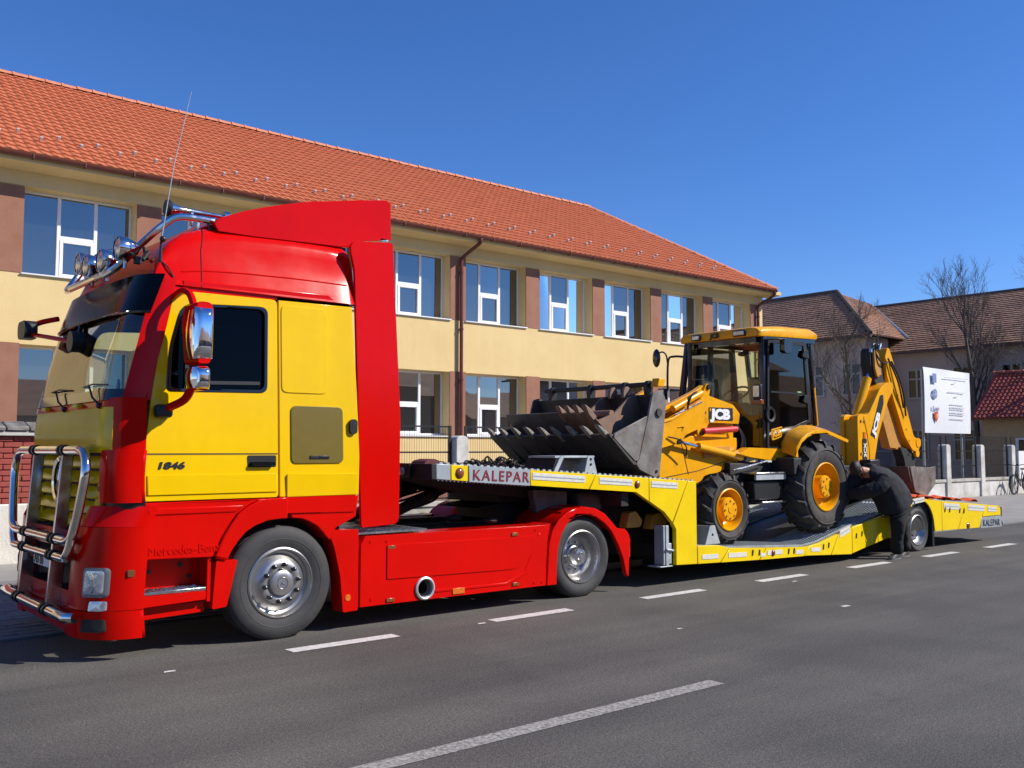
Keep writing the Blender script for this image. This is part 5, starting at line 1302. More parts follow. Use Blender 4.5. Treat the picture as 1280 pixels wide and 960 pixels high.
# ================================================================ BACKHOE LOADER
dg = thing("backhoe_loader", "yellow backhoe loader chained on the trailer with bucket raised", "digger", (11.6, YC, .35))
DY = YC
def ag_tyre(name_par, x, z, y0, y1, Rr, rr, nl, lug, mat=RUBD, hub_r=.2):
    """ribbed farm tyre: y0 is the outer face, y1 the inner; chevron lugs stand proud"""
    o = bpy.data.objects.new("wheel", None); COL.objects.link(o); o.parent = dg; ORG[o] = ORG[dg]
    w_ = y1-y0; s_ = 1 if w_ > 0 else -1; aw = abs(w_); h = Rr-lug
    pr = [(rr,.07),(rr+.008,.035),(rr+.03,.02),(rr+(h-rr)*.5,-.005),(h-.05,.015),(h-.02,.05),(h,aw*.25),(h+.005,aw*.5),(h,aw*.75),(h-.02,aw-.05),(h-.05,aw-.015),(rr+(h-rr)*.5,aw+.005),(rr,aw-.05)]
    m = MB().lathe([(r_, t*s_) for r_,t in pr], (x,y0,z), 'y', 60)
    for k in range(nl):
        for sd in (0,1):
            t0 = 2*math.pi*(k+.5*sd)/nl; vs = []
            for q in range(5):
                f = q/4; tt_ = t0 + (.42*f)*(2*math.pi/nl)*1.55; yy = (-.004+f*aw*.56) if sd == 0 else aw+.004-f*aw*.56
                rb = h-.06 if q == 0 else h-.015; rtp = Rr-.07*(q==0) - .012*(q==1); wd_ = lug*.55*(1.0-.15*f)/Rr
                for (rad, da) in ((rb,-wd_*1.3),(rtp,-wd_),(rtp,wd_),(rb,wd_*1.3)):
                    a = -(tt_)+da; vs.append((x+rad*math.cos(a), y0+s_*yy, z+rad*math.sin(a)))
            fs = []
            for q in range(4):
                b = q*4; fs += [(b,b+1,b+5,b+4),(b+1,b+2,b+6,b+5),(b+2,b+3,b+7,b+6)]
            fs += [(0,3,2,1),(16,17,18,19)]
            m.add(vs, fs)
    m.lathe([(rr+(h-rr)*.62, -.004*s_),(rr+(h-rr)*.66,-.012*s_),(rr+(h-rr)*.70,-.004*s_)], (x,y0,z), 'y', 60)
    m.build("tyre", mat, o, ang=40)
    rp_ = [(rr+.006,.05),(rr+.012,.012),(rr-.004,.004),(rr-.016,.02),(rr-.03,.06),(rr-.045,.13),(rr-.07,.16),(hub_r+.01,.17),(hub_r,.165),(hub_r,.03),(hub_r-.02,.005),(hub_r-.06,.0),(.05,.0),(.045,-.008),(0,-.008)]
    MB().lathe([(r_, t*s_) for r_,t in rp_], (x,y0,z), 'y', 44).build("rim", JYEL, o)
    n0 = None
    for k in range(8):
        t_ = 2*math.pi*k/8; cx, cz = x+(hub_r-.05)*math.cos(t_), z+(hub_r-.05)*math.sin(t_)
        if n0 is None: n0 = MB().lathe([(.013,.01*s_),(.013,-.012*s_),(0,-.014*s_)], (cx,y0,cz), 'y', 6).build("wheel_nut", JYELD, o); c0_ = (cx,cz)
        else: copy_part(n0, o, (cx-c0_[0], 0, cz-c0_[1]))
    return o
ag_tyre("front", 10.53, .865, 7.97, 8.30, .495, .275, 14, .035, hub_r=.165)
ag_tyre("front", 10.53, .865, 2*DY-7.97, 2*DY-8.30, .495, .275, 14, .035, hub_r=.165)
ag_tyre("rear", 12.82, 1.115, 7.93, 8.38, .70, .355, 16, .045, hub_r=.17)
ag_tyre("rear", 12.82, 1.115, 2*DY-7.93, 2*DY-8.38, .70, .355, 16, .045, hub_r=.17)
# chassis
a = MB(); a.box(10.2,14.0,8.62,9.51,.85,1.30); a.box(10.42,10.64,8.3,9.83,.78,.95); a.box(12.7,12.95,8.38,9.75,.98,1.25); a.box(11.1,12.3,8.40,9.73,1.0,1.48)
a.build("chassis", DARK, dg, bev=.02)
fb = MB().prism(rpoly([(9.62,1.26),(9.62,2.02),(9.85,2.26),(10.62,2.36),(11.1,2.28),(11.45,2.10),(11.45,1.50),(10.9,1.32),(10.55,1.24)],.05), 'y', 8.60, 9.53); fb.build("engine_body", JYEL, dg, bev=.02, seg=2)
# lower front frame with panel seams
a = MB().prism([(9.70,1.18),(9.72,1.76),(10.0,1.80),(10.35,1.86),(11.4,1.84),(11.42,1.47),(10.65,1.26),(10.5,1.20)], 'y', 8.50, 8.598); lf = a.build("side_frame", JYEL, dg, bev=.01)
MB().prism([(10.16,1.75),(10.17,1.75),(10.31,1.33),(10.30,1.33)], 'y', 8.496, 8.505).build("seam", BLKP, lf)
MB().prism([(9.8,1.30),(10.5,1.38),(11.2,1.52),(11.2,1.51),(10.5,1.37),(9.8,1.29)], 'y', 8.496, 8.505).build("seam", BLKP, lf)
MB().lathe([(0,-.012),(.02,-.01),(.02,.01)], (10.24,8.50,1.60), 'y', 10).build("bolt", BLKP, lf)
MB().prism(rpoly([(10.62,1.55),(11.2,1.60),(11.2,1.72),(10.62,1.70)],.03), 'y', 8.47, 8.50).build("frame_pocket", JYELD, lf, bev=.006)
# tower with the hood side plate
tw_ = [(10.67,2.585),(10.71,2.60),(10.755,2.575),(10.75,2.50),(10.73,2.425),(11.28,2.315),(11.43,2.19),(11.40,2.04),(10.76,2.045),(10.70,2.03),(10.62,1.88),(10.53,1.845),(10.47,1.88),(10.455,2.05),(10.52,2.35)]
def arms(mb, name, mat, **kw):
    o = mb.build(name, mat, dg, **kw); mir(mb).build(name, mat, dg, **kw); return o
to = arms(MB().prism(rpoly(tw_,[.02]*15), 'y', 8.46, 8.50), "tower_plate", JYEL, bev=.006)
for x,z,r in ((10.71,2.55,.035),(10.60,2.19,.03),(10.54,1.90,.032)):
    MB().lathe([(0,-.03),(r,-.028),(r*1.1,0)], (x,8.46,z), 'y', 14).build("pin", BLKP, to)
bp_ = MB().prism(rrect(10.715,11.255,2.085,2.265,.012), 'y', 8.452, 8.462).build("brand_plate", BLKP, to)
text("JCB", .135, (10.765,8.450,2.107), WHITE, bp_, bold=.012, sx=1.42, shear=.06, ex=.003)
MB().box(10.727,10.755,8.448,8.453,2.21,2.25).build("brand_dot", JYEL, bp_)
# lift arms
ar = [(9.18,1.98),(9.55,2.02),(9.85,2.08),(10.53,2.36),(10.60,2.30),(10.50,1.98),(10.13,1.865),(10.05,1.765),(9.80,1.72),(9.3,1.62),(9.12,1.70)]
ao = arms(MB().prism(rpoly(ar,[.04]*11), 'y', 8.40, 8.455), "lift_arm", JYEL, bev=.01)
MB().prism(rpoly([(9.25,1.98),(9.55,2.035),(9.85,2.095),(10.52,2.372),(10.54,2.345),(9.86,2.06),(9.55,2.0),(9.25,1.95)],0), 'y', 8.385, 8.47).build("arm_flange", JYEL, ao, bev=.005)
MB().tube(catmull([(9.98,8.395,1.97),(10.06,8.39,1.985),(10.09,8.39,1.965),(10.06,8.395,1.93)],4), .008, 6).build("arm_boss", JYEL, ao)
MB().tube([(9.90,8.39,2.13),(10.47,8.39,2.33)], .012, 6).build("hose_pipe", STEEL, ao)
MB().tube(catmull([(10.18,8.40,2.20),(10.16,8.36,2.30),(10.24,8.36,2.42),(10.36,8.38,2.46)],4), .014, 6).build("hose", BLKP, ao)
# tilt links above
lk = MB().prism(rpoly([(9.2,2.06),(9.86,2.25),(10.49,2.49),(10.68,2.58),(10.72,2.53),(10.52,2.42),(9.88,2.165),(9.2,1.98)],.01), 'y', 8.505, 8.59); arms(lk, "tilt_link", JYEL, bev=.012)
arms(MB().tube([(9.9,8.42,2.215),(10.5,8.42,2.455)], .05, 12), "tilt_ram", JYEL)
arms(MB().tube([(10.56,8.435,1.925),(11.30,8.435,1.965)], .045, 12), "safety_strut", REDS)
rd = MB().tube([(10.04,8.42,1.775),(10.46,8.42,1.705)], .024, 10); arms(rd, "ram_rod", CHROME)
br = MB().tube([(10.42,8.42,1.712),(10.44,8.42,1.708),(11.38,8.42,1.555)], [.055,.052,.052], 14); arms(br, "lift_ram", JYEL)
arms(MB().lathe([(0,-.05),(.055,-.05),(.055,.05),(0,.05)], (11.43,8.44,1.55), 'y', 14), "ram_pivot", BLKP)
arms(MB().lathe([(0,-.04),(.04,-.04),(.04,.04),(0,.04)], (10.0,8.42,1.78), 'y', 12), "ram_pivot", BLKP)
for k in range(3):
    MB().tube(catmull([(11.40,8.50,2.05),(11.47+.03*k,8.46,1.85),(11.44+.05*k,8.46,1.65),(11.6,8.5,1.50)],5), .012, 6).build("hose", BLKP, dg)
MB().tube(catmull([(9.75,8.38,1.84),(9.95,8.35,1.80),(10.10,8.36,1.70),(10.16,8.42,1.55)],5), .010, 6).build("hose", BLKP, dg)
# ---- front bucket, a part of the machine
bs_ = [(8.955,2.37),(9.06,2.40),(9.16,2.36),(9.20,2.27),(9.06,1.35),(9.00,1.33),(8.92,1.345),(8.70,1.43),(8.635,1.50),(8.69,1.55),(8.87,2.09)]
BW0, BW1 = 7.93, 10.20
bu = MB().prism(rpoly(bs_,.02), 'y', BW0, BW0+.03).build("front_bucket", WORN, dg, bev=.005)
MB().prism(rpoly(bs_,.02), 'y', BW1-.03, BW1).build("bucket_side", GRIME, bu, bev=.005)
cl = rpoly([(8.21,1.84),(8.86,2.09),(8.685,1.545),(8.62,1.51)],[.02,.03,.05,.03])
c1_ = MB().prism(cl, 'y', BW0+.004, BW0+.028).build("clam_side", WORN, bu, bev=.004)
MB().prism([(8.25,1.865),(8.50,1.96),(8.46,1.90),(8.24,1.81)], 'y', BW0-.012, BW0+.003).build("edge_bar", WORN, bu, bev=.004)
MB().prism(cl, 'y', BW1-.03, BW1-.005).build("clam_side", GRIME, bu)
# moldboard back, bottom and clam floor with lip
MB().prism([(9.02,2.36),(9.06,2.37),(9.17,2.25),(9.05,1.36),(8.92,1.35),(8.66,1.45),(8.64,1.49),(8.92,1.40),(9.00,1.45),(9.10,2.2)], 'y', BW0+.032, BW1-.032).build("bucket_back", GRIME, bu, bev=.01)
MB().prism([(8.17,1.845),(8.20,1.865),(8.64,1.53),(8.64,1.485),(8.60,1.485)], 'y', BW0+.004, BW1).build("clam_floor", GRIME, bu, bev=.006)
MB().prism([(8.42,2.15),(8.445,2.155),(8.95,1.55),(8.90,1.52)], 'y', 8.90, BW1-.035).build("inner_plate", mk("grey_inner_plate",(.17,.16,.15),.55,.3,col2=(.11,.10,.09),vscale=5,bump=.2), bu, bev=.006)
tf_ = None
for k in range(9):
    y = BW1-.08-k*.262
    if tf_ is None:
        q = [(8.27,1.77),(8.32,1.81),(8.12,1.94),(8.045,1.965),(8.06,1.93),(8.15,1.85)]
        tf_ = MB().prism(q, 'y', y-.034, y+.034).build("bucket_tooth", TOOTH, bu, bev=.012); y0_ = y
    else: copy_part(tf_, bu, (random.uniform(-.01,.01), y-y0_, random.uniform(-.01,.01)))
rf_ = None
for k in range(8):
    y = BW1-.2-k*.27
    MB().prism([(8.20,1.828),(8.235,1.800),(8.60,1.49),(8.565,1.49)], 'y', y-.05, y+.03).build("wear_rib", GRIME, bu, bev=.006)
# fork shaft on top with its hooks
MB().tube([(9.12,BW0+.06,2.50),(9.12,BW1-.1,2.50)], .032, 12).build("fork_shaft", BLKP, bu)
hk = None
for y in (BW0+.22, BW0+.62, BW0+1.25, BW1-.25):
    def hook(y):
        m_ = MB().prism(rpoly([(9.07,2.34),(9.16,2.34),(9.17,2.50),(9.15,2.545),(9.10,2.55),(9.06,2.51),(9.05,2.44)],.025), 'y', y-.03, y+.03); return m_
    hook(y).build("shaft_hook", BLKP, bu, bev=.01)
MB().lathe([(0,-.025),(.05,-.025),(.055,0),(.045,.01)], (9.05,BW0,2.13), 'y', 14).build("bucket_pin", GRIME, bu)
MB().lathe([(0,-.012),(.02,-.012),(.02,.0)], (9.0,BW0,1.40), 'y', 10).build("bucket_bolt", BLKP, bu)
MB().prism([(9.06,2.46),(9.18,2.46),(9.22,2.56),(9.10,2.57)], 'y', BW0+.02, BW0+.14).build("link_end", JYEL, bu, bev=.01)
# ---- cab
CN, CF = 8.34, 9.79
CX0, CX1 = 11.84, 13.16
def post(p, q, wx, wy, name="cab_post", mat=BLKG):
    p, q = Vector(p), Vector(q)
    return MB().loft([[(c.x-wx,c.y-wy,c.z),(c.x+wx,c.y-wy,c.z),(c.x+wx,c.y+wy,c.z),(c.x-wx,c.y+wy,c.z)] for c in (p,q)]).build(name, mat, dg, bev=.015, seg=2)
post((11.86,CN+.04,1.68),(11.92,CN+.05,3.37),.045,.04); post((11.66,CF-.02,2.2),(11.84,CF-.05,3.37),.045,.04); post((11.66,CF-.02,2.2),(11.80,CF-.02,1.68),.045,.04)
post((13.10,CN+.04,2.05),(12.96,CN+.05,3.37),.045,.04); post((13.10,CF-.04,2.05),(12.96,CF-.05,3.37),.045,.04)
post((13.42,CN+.16,2.05),(13.26,CN+.12,3.38),.035,.035); post((13.42,CF-.16,2.05),(13.26,CF-.12,3.38),.035,.035)
post((12.42,CF-.04,1.7),(12.40,CF-.05,3.37),.05,.03)
a = MB(); a.box(11.82,13.3,CN+.02,CF-.02,1.62,1.70); a.box(12.2,13.4,CN+.05,CF-.05,1.70,2.04); a.build("cab_floor", BLKP, dg, bev=.02)
a = MB(); a.prism([(11.88,3.30),(13.25,3.33),(13.25,3.40),(11.88,3.38)], 'y', CN+.01, CN+.09); a.prism([(11.88,3.30),(13.25,3.33),(13.25,3.40),(11.88,3.38)], 'y', CF-.09, CF-.01); a.box(11.80,11.90,CN+.09,CF-.09,3.26,3.39); a.box(13.2,13.28,CN+.1,CF-.1,3.3,3.4)
a.build("cab_header", BLKG, dg)
# glass: screen, door, far side, rear
def pane4(name, pts, mat=CABG, par=dg): return MB().add(pts, [(0,1,2,3)]).build(name, mat, par)
pane4("windscreen", [(11.82,CN+.08,1.72),(11.76,CF-.06,1.72),(11.84,CF-.08,3.28),(11.90,CN+.09,3.28)])
dp_ = [(11.90,1.675),(12.28,1.675),(12.36,1.81),(12.62,1.98),(13.05,2.10),(12.93,3.33),(11.955,3.31)]
di = [(11.945,1.71),(12.255,1.71),(12.335,1.84),(12.60,2.015),(12.99,2.13),(12.885,3.275),(11.995,3.26)]
dr = MB().prism(rpoly(dp_,.04), 'y', CN-.015, CN+.02, [rpoly(di,.04)]).build("cab_door", BLKP, dg, bev=.008)
MB().prism(rpoly(di,.04), 'y', CN+.0, CN+.004).build("door_glass", CABG, dr)
MB().box(12.0,12.86,CN-.02,CN-.005,2.515,2.54).build("grab_bar", BLKP, dr)
MB().lathe([(.075,-.02),(.11,-.03),(.12,-.01),(.11,.01)], (11.985,CN-.005,2.19), 'y', 24).build("door_ring", BLKP, dr)
jl = MB().prism(rpoly([(12.03,1.80),(12.28,1.86),(12.30,2.02),(12.02,1.97)],.03), 'y', CN-.004, CN+.002, [rpoly([(12.045,1.82),(12.265,1.873),(12.285,2.0),(12.035,1.952)],.025)]).build("badge_outline", JYEL, dr)
text("JCB", .095, (12.05,CN-.006,1.845), JYEL, dr, rot=(90,-13,0), bold=.006, sx=1.0, shear=.1, ex=.002)
MB().box(12.72,12.82,CN-.003,CN,2.50,2.56).build("door_sticker", mk("pale_green_sticker",(.30,.5,.22),.5), dr)
for z in (2.44,3.14): MB().prism(rpoly([(12.80,z-.04),(12.98,z-.07),(12.97,z+.07),(12.86,z+.07)],.03), 'y', CN-.05, CN-.015).build("door_hinge", BLKP, dr, bev=.01)
pane4("rear_side_glass", [(13.14,CN+.06,2.12),(13.40,CN+.17,2.12),(13.24,CN+.13,3.32),(13.0,CN+.06,3.32)])
pane4("far_glass", [(11.75,CF-.03,1.75),(12.37,CF-.03,1.75),(12.36,CF-.05,3.3),(11.88,CF-.05,3.3)])
pane4("far_glass", [(12.46,CF-.03,2.08),(13.06,CF-.03,2.08),(12.93,CF-.05,3.3),(12.44,CF-.05,3.3)])
pane4("rear_glass", [(13.42,CN+.2,2.1),(13.42,CF-.2,2.1),(13.26,CF-.16,3.32),(13.26,CN+.16,3.32)])
MB().prism(rpoly([(11.20,1.61),(11.45,1.70),(12.50,1.675),(12.44,1.53),(12.0,1.51),(11.5,1.56)],.02), 'y', CN-.02, CN+.12).build("cab_sill", JYEL, dg, bev=.015)
# inside
a = MB(); a.box(12.62,13.08,8.80,9.36,2.05,2.22); a.prism(rpoly([(12.98,2.2),(13.15,2.2),(13.08,2.85),(12.95,2.85)],.05), 'y', 8.78, 9.38); a.prism(rpoly([(12.97,2.87),(13.07,2.87),(13.05,3.1),(12.97,3.1)],.04), 'y', 8.92, 9.24); a.build("seat", SEAT, dg, bev=.04, seg=3)
a = MB(); tl_ = R(35); a.tube([(12.1+.20*math.cos(t)*math.cos(tl_)*1.0, 9.02+.21*math.sin(t), 2.53+.20*math.cos(t)*math.sin(tl_)) for t in [R(20*k) for k in range(19)]], .017, 8); a.tube([(12.1,9.02,2.53),(11.98,9.02,1.75)], .05, 8); a.build("steering_wheel", BLKP, dg)
MB().box(11.90,12.0,8.46,9.70,1.70,2.12).box(11.92,12.06,8.7,9.45,2.12,2.38).build("console", BLKP, dg, bev=.05)
MB().sphere((12.2,8.95,3.15),(.05,.10,.04),10,6).tube([(12.2,8.95,3.18),(12.15,8.8,3.3)],.012,6).build("cab_mirror", BLKP, dg)
for y in (8.65,8.8): MB().tube([(12.55,y,2.05),(12.5,y,2.40)], .014, 6).sphere((12.5,y,2.42),.03,8,6).build("lever", BLKP, dg)
# roof
def roofsec(x, w0, zt, zb): 
    q = [(x,DY-w0,zb),(x,DY-w0-.015,zb+(zt-zb)*.5),(x,DY-w0+.03,zt-.02),(x,DY-w0+.12,zt)]
    return q + [(x,2*DY-y,z) for x,y,z in reversed(q)]
MB().loft([roofsec(11.72,.715,3.425,3.35),roofsec(11.74,.735,3.475,3.345),roofsec(11.82,.745,3.495,3.345),roofsec(12.4,.75,3.545,3.37),roofsec(13.1,.74,3.565,3.395),roofsec(13.28,.72,3.53,3.405),roofsec(13.34,.68,3.47,3.41)]).build("cab_roof", JYEL, dg, ang=50)
rl = None
for y0,y1 in ((8.56,8.75),(9.40,9.54)):
    o = MB().box(11.695,11.74,y0-.02,y1+.02,3.36,3.455).build("lamp_housing", BLKP, dg, bev=.012); MB().box(11.685,11.70,y0,y1,3.375,3.44).build("lamp_glass", GLASSL, o, bev=.01)
text("JCB", .075, (11.712,9.20,3.375), BLKP, dg, rot=(90,0,-90), bold=.006, sx=1.0, shear=.1, ex=.004)
# exhaust stack, front posts lamps and mirrors
MB().tube([(11.72,9.61,2.2),(11.72,9.61,3.33)], .035, 10).build("exhaust_stack", mk("exhaust_brown",(.09,.075,.06),.5,.6,var=.3), dg)
MB().box(11.66,11.72,8.26,8.40,2.40,2.62).build("work_lamp", BLKP, dg, bev=.015); MB().box(11.645,11.662,8.28,8.38,2.44,2.60).build("lamp_glass", GLASSL, dg); MB().box(11.65,11.73,8.25,8.42,2.33,2.40).build("turn_signal", ORANGED, dg, bev=.01)
MB().box(11.55,11.62,9.98,10.14,2.46,2.64).build("work_lamp", BLKP, dg, bev=.015); MB().box(11.535,11.552,10.0,10.12,2.48,2.62).build("lamp_glass", GLASSL, dg)
MB().tube(catmull([(11.78,9.78,3.14),(11.70,9.92,3.15),(11.66,10.0,3.08),(11.66,10.02,2.6)],4), .018, 8).build("mirror_arm", BLKP, dg)
MB().tube(catmull([(11.66,10.01,3.03),(11.67,10.05,3.18),(11.68,10.14,3.24),(11.70,10.25,3.22)],4), .013, 8).build("mirror_arm", BLKP, dg)
MB().sphere((11.70,10.28,3.15),(.035,.08,.15),12,10).build("cab_side_mirror", BLKG, dg)
MB().prism(rrect(12.10,12.30,3.10,3.32,.05), 'y', CN-.20, CN-.12).build("cab_side_mirror", BLKG, dg, bev=.02); MB().tube([(11.93,CN,3.30),(12.05,CN-.12,3.31),(12.18,CN-.14,3.30)], .014, 8).build("mirror_arm", BLKP, dg)
# fenders over the rear wheels
fe = [(12.08,1.56),(12.14,1.70),(12.25,1.82),(12.40,1.90),(12.60,1.955),(12.80,1.965),(13.02,1.935),(13.25,1.88),(13.52,1.81)]
def fen():
    rows = []
    for f in (0,.25,.5,.75,1): rows.append([(x+.17*f, 7.98+.40*f, z+.075*math.sin(f*1.57)) for x,z in fe])
    return MB().loft([[r[i] for r in rows] for i in range(len(fe))], closed=False)
arms(fen(), "fender", JYEL, solid=.025)
lip = fe + [(x+.0,z-.05) for x,z in reversed(fe)]
lip[len(fe)] = (13.50,1.775); lip[-1] = (12.15,1.555)
arms(MB().prism(lip, 'y', 7.972, 7.992), "fender_lip", JYEL, bev=.006)
arms(MB().prism([(12.35,1.58),(12.62,1.90),(12.9,1.98),(13.3,1.9),(13.5,1.5),(12.4,1.3)], 'y', 8.42, 8.45), "fender_wall", DARK)
arms(MB().box(12.10,12.34,8.02,8.4,1.30,1.55), "fender_box", DARK, bev=.02)
# steps
st2 = MB(); st2.box(11.34,12.06,8.12,8.40,1.315,1.345); st2.build("step", STEEL, dg, bev=.008); MB().box(11.34,12.06,8.13,8.16,1.24,1.31).build("step", GALV, dg); MB().box(11.5,12.08,8.14,8.40,.90,.93).build("step", STEEL, dg, bev=.008)
MB().box(11.36,12.05,8.18,8.42,.95,1.22).build("battery_box", BLKP, dg, bev=.02); MB().tube([(11.05,8.3,1.38),(11.85,8.3,1.50)], .013, 6).build("step_rail", STEEL, dg)
# ---- backhoe: king post, boom, dipper, bucket
a = MB().prism(rpoly([(15.26,.80),(15.26,2.24),(15.34,2.29),(15.56,2.28),(15.62,1.75),(15.62,.80)],.03), 'y', 8.82, 8.90); a.prism(rpoly([(15.26,.80),(15.26,2.24),(15.34,2.29),(15.56,2.28),(15.62,1.75),(15.62,.80)],.03), 'y', 9.08, 9.16); a.prism([(15.29,.9),(15.29,2.2),(15.36,2.2),(15.36,.9)],'y',8.901,9.079)
kpst = a.build("king_post", JYEL, dg, bev=.012)
for x,z in ((15.37,2.17),(15.48,2.17),(15.36,1.6)): MB().lathe([(0,-.02),(.025,-.018),(.028,0)], (x,8.82,z), 'y', 10).build("pin", JYELD, kpst)
mdl = MB().prism(rrect(15.40,15.53,1.50,1.86,.01), 'y', 8.808, 8.82).build("model_plate", BLKP, kpst); text("3CX", .088, (15.505,8.805,1.535), WHITE, kpst, rot=(90,-90,0), bold=.004, sx=1.05, ex=.002)
MB().box(15.43,15.50,8.808,8.82,1.87,1.98).build("side_sticker", ORANGE, kpst)
bo_ = [(15.45,2.26),(15.62,2.30),(16.02,2.76),(16.26,2.88),(16.46,2.90),(16.50,2.76),(16.30,2.56),(15.93,1.92),(15.80,1.55),(15.74,1.2),(15.64,1.2),(15.62,1.7),(15.56,1.95)]
bm2 = MB().prism(rpoly(bo_,.05), 'y', 8.81, 9.07).build("boom", JYEL, dg, bev=.02, seg=3)
lg = MB().prism(rpoly([(15.655,1.93),(15.80,1.88),(16.13,2.50),(16.12,2.66),(16.02,2.64)],.02), 'y', 8.803, 8.812).build("brand_plate", BLKP, bm2)
text("JCB", .115, (15.795,8.799,1.915), WHITE, bm2, rot=(90,-62.5,0), bold=.010, sx=1.75, shear=.05, ex=.002)
MB().tube([(15.66,9.07,2.27),(15.74,9.07,2.40),(16.06,9.07,2.96)], [.075,.08,.08], 14).build("boom_ram", JYEL, dg); MB().tube([(16.05,9.07,2.94),(16.20,9.07,3.20)], .035, 10).build("ram_rod", CHROME, dg)
MB().tube([(15.70,8.98,2.29),(15.80,8.98,2.40)], .03, 8).build("ram_pipe", BLKP, dg)
hd_ = [(16.02,3.22),(16.02,3.42),(16.07,3.52),(16.18,3.53),(16.30,3.40),(16.44,3.30),(16.52,2.95),(16.42,2.75),(16.25,2.80),(16.10,3.0)]
MB().prism(rpoly(hd_,.05), 'y', 8.98, 9.17).build("boom_head", DARK, dg, bev=.02)
MB().prism(rpoly([(16.08,3.48),(16.24,3.42),(16.32,3.02),(16.18,2.98),(16.09,3.15)],.04), 'y', 8.93, 8.975).build("head_plate", JYELD, dg, bev=.01)
for p in (((15.94,8.95,3.40),(15.98,8.9,3.55),(16.10,8.92,3.58),(16.16,8.95,3.48)),((16.1,8.95,3.50),(16.2,8.9,3.30),(16.35,8.88,3.24),(16.55,8.93,3.28)),((16.18,9.0,3.42),(16.24,8.95,3.56),(16.28,8.95,3.58),(16.30,8.95,3.5)),((16.5,8.9,3.35),(16.72,8.86,3.0),(16.85,8.86,2.75),(17.02,8.9,2.45)),((16.62,8.9,3.3),(16.80,8.86,3.0),(16.96,8.86,2.68),(17.1,8.9,2.3))):
    MB().tube(catmull(p,5), .017, 7).build("hose", BLKP, dg)
for p in (((15.95,8.93,3.42),(15.97,8.93,3.52)),((16.24,8.93,3.48),(16.30,8.93,3.60))): MB().tube(p, .03, 8).build("hose_fitting", STEEL, dg)
dpo = [(16.46,3.38),(16.55,3.55),(16.62,3.53),(17.04,2.78),(17.44,1.92),(17.62,1.86),(17.66,1.72),(17.58,1.62),(17.38,1.66),(17.10,1.92),(16.75,2.55),(16.50,3.05)]
dpr = MB().prism(rpoly(dpo,.04), 'y', 8.93, 9.20).build("dipper", JYEL, dg, bev=.02, seg=3)
for k in range(6): MB().lathe([(0,-.012),(.018,-.01),(.02,0)], (16.86+.10*k, 8.93, 2.68-.21*k), 'y', 8).build("bolt", JYELD, dpr)
MB().prism(rpoly([(16.40,2.38),(16.55,2.66),(17.10,1.95),(17.12,1.66),(16.72,1.70)],.03), 'y', 9.02, 9.19).build("dipper_slide", JYELD, dpr, bev=.012)
a = MB().tube([(17.60,8.92,1.80),(17.60,9.22,1.80)], .09, 14).tube([(17.55,8.92,1.60),(17.55,9.22,1.60)], .07, 14); a.build("dipper_eye", JYEL, dpr)
a = MB().prism(rpoly([(17.0,1.72),(17.5,1.66),(17.60,1.50),(17.5,1.30),(17.2,1.30),(17.15,1.5)],.04), 'y', 8.98, 9.16); a.build("tipping_link", DARK, dg, bev=.02)
MB().tube([(17.60,9.05,1.58),(17.62,9.05,1.12)], .03, 8).build("link_rod", WHITE, dg)
rbk = MB().prism(rpoly([(16.98,1.36),(17.75,1.33),(17.97,1.36),(17.93,1.02),(17.60,.80),(17.15,.88)],.04), 'y', 8.78, 8.80).build("digging_bucket", WORN, dg, bev=.005)
a = MB().prism(rpoly([(16.92,1.36),(17.60,1.32),(17.60,1.28),(17.08,1.28),(17.18,.98),(17.55,.84),(17.5,.79),(17.12,.92),(16.98,1.2)],.02), 'y', 8.80, 9.36); a.build("bucket_shell", GRIME, rbk, bev=.008)
MB().prism(rpoly([(16.98,1.36),(17.75,1.33),(17.97,1.36),(17.93,1.02),(17.60,.80),(17.15,.88)],.04), 'y', 9.36, 9.38).build("bucket_side", GRIME, rbk)
for y in (8.84,9.0,9.16,9.31): MB().prism([(16.98,1.22),(17.05,1.22),(17.20,1.0),(17.24,.86),(17.12,.94)], 'y', y-.03, y+.03).build("bucket_tooth", TOOTH, rbk, bev=.012)
# stabiliser leg under the king post with pad
a = MB().box(15.30,15.62,8.62,8.86,.58,1.5); a.build("stabiliser_leg", BLKP, dg, bev=.02); MB().prism([(15.15,.55),(15.75,.60),(15.70,.66),(15.2,.62)], 'y', 8.45, 9.0).build("stabiliser_pad", JYELD, dg, bev=.012)
a = MB().box(14.0,15.3,8.6,9.5,.85,1.05); a.box(13.9,15.2,8.9,9.25,.9,1.4); a.build("rear_frame", DARK, dg, bev=.02)
arms(MB().tube([(13.46,8.5,2.05),(13.36,8.48,2.65)], .04, 8), "rear_lamp_post", JYEL)

# ---- spare digging bucket lying in the front bucket, a thing of its own
RT = thing("spare_bucket", "rusty spare digging bucket with teeth lying in the front bucket", "bucket", (9.2, 8.7, 1.9))
sbq = rpoly([(8.19,2.13),(8.57,1.83),(8.72,1.86),(9.12,2.10),(9.13,2.28),(9.02,2.37),(8.90,2.33),(8.62,2.12),(8.34,2.03)],.03)
for y in (8.28, 8.78): MB().prism(sbq, 'y', y, y+.03).build("bucket_side", RUST, RT, bev=.006)
sec = [(8.16,2.12),(8.57,1.82),(8.72,1.85),(9.13,2.09),(9.14,2.29),(9.02,2.38)]
MB().loft([[(x,y,z) for y in (8.312,8.778)] for x,z in sec], closed=False).build("bucket_shell", RUST, RT, solid=.025)
MB().tube([(8.60,8.3,2.12),(8.60,8.79,2.12)], .045, 8).build("cross_tube", RUST, RT)
for y in (8.30,8.46,8.62,8.77): MB().prism([(8.25,2.02),(8.31,2.07),(8.20,2.17),(8.10,2.225),(8.11,2.19),(8.17,2.09)], 'y', y-.035, y+.035).build("bucket_tooth", RUST, RT, bev=.010)
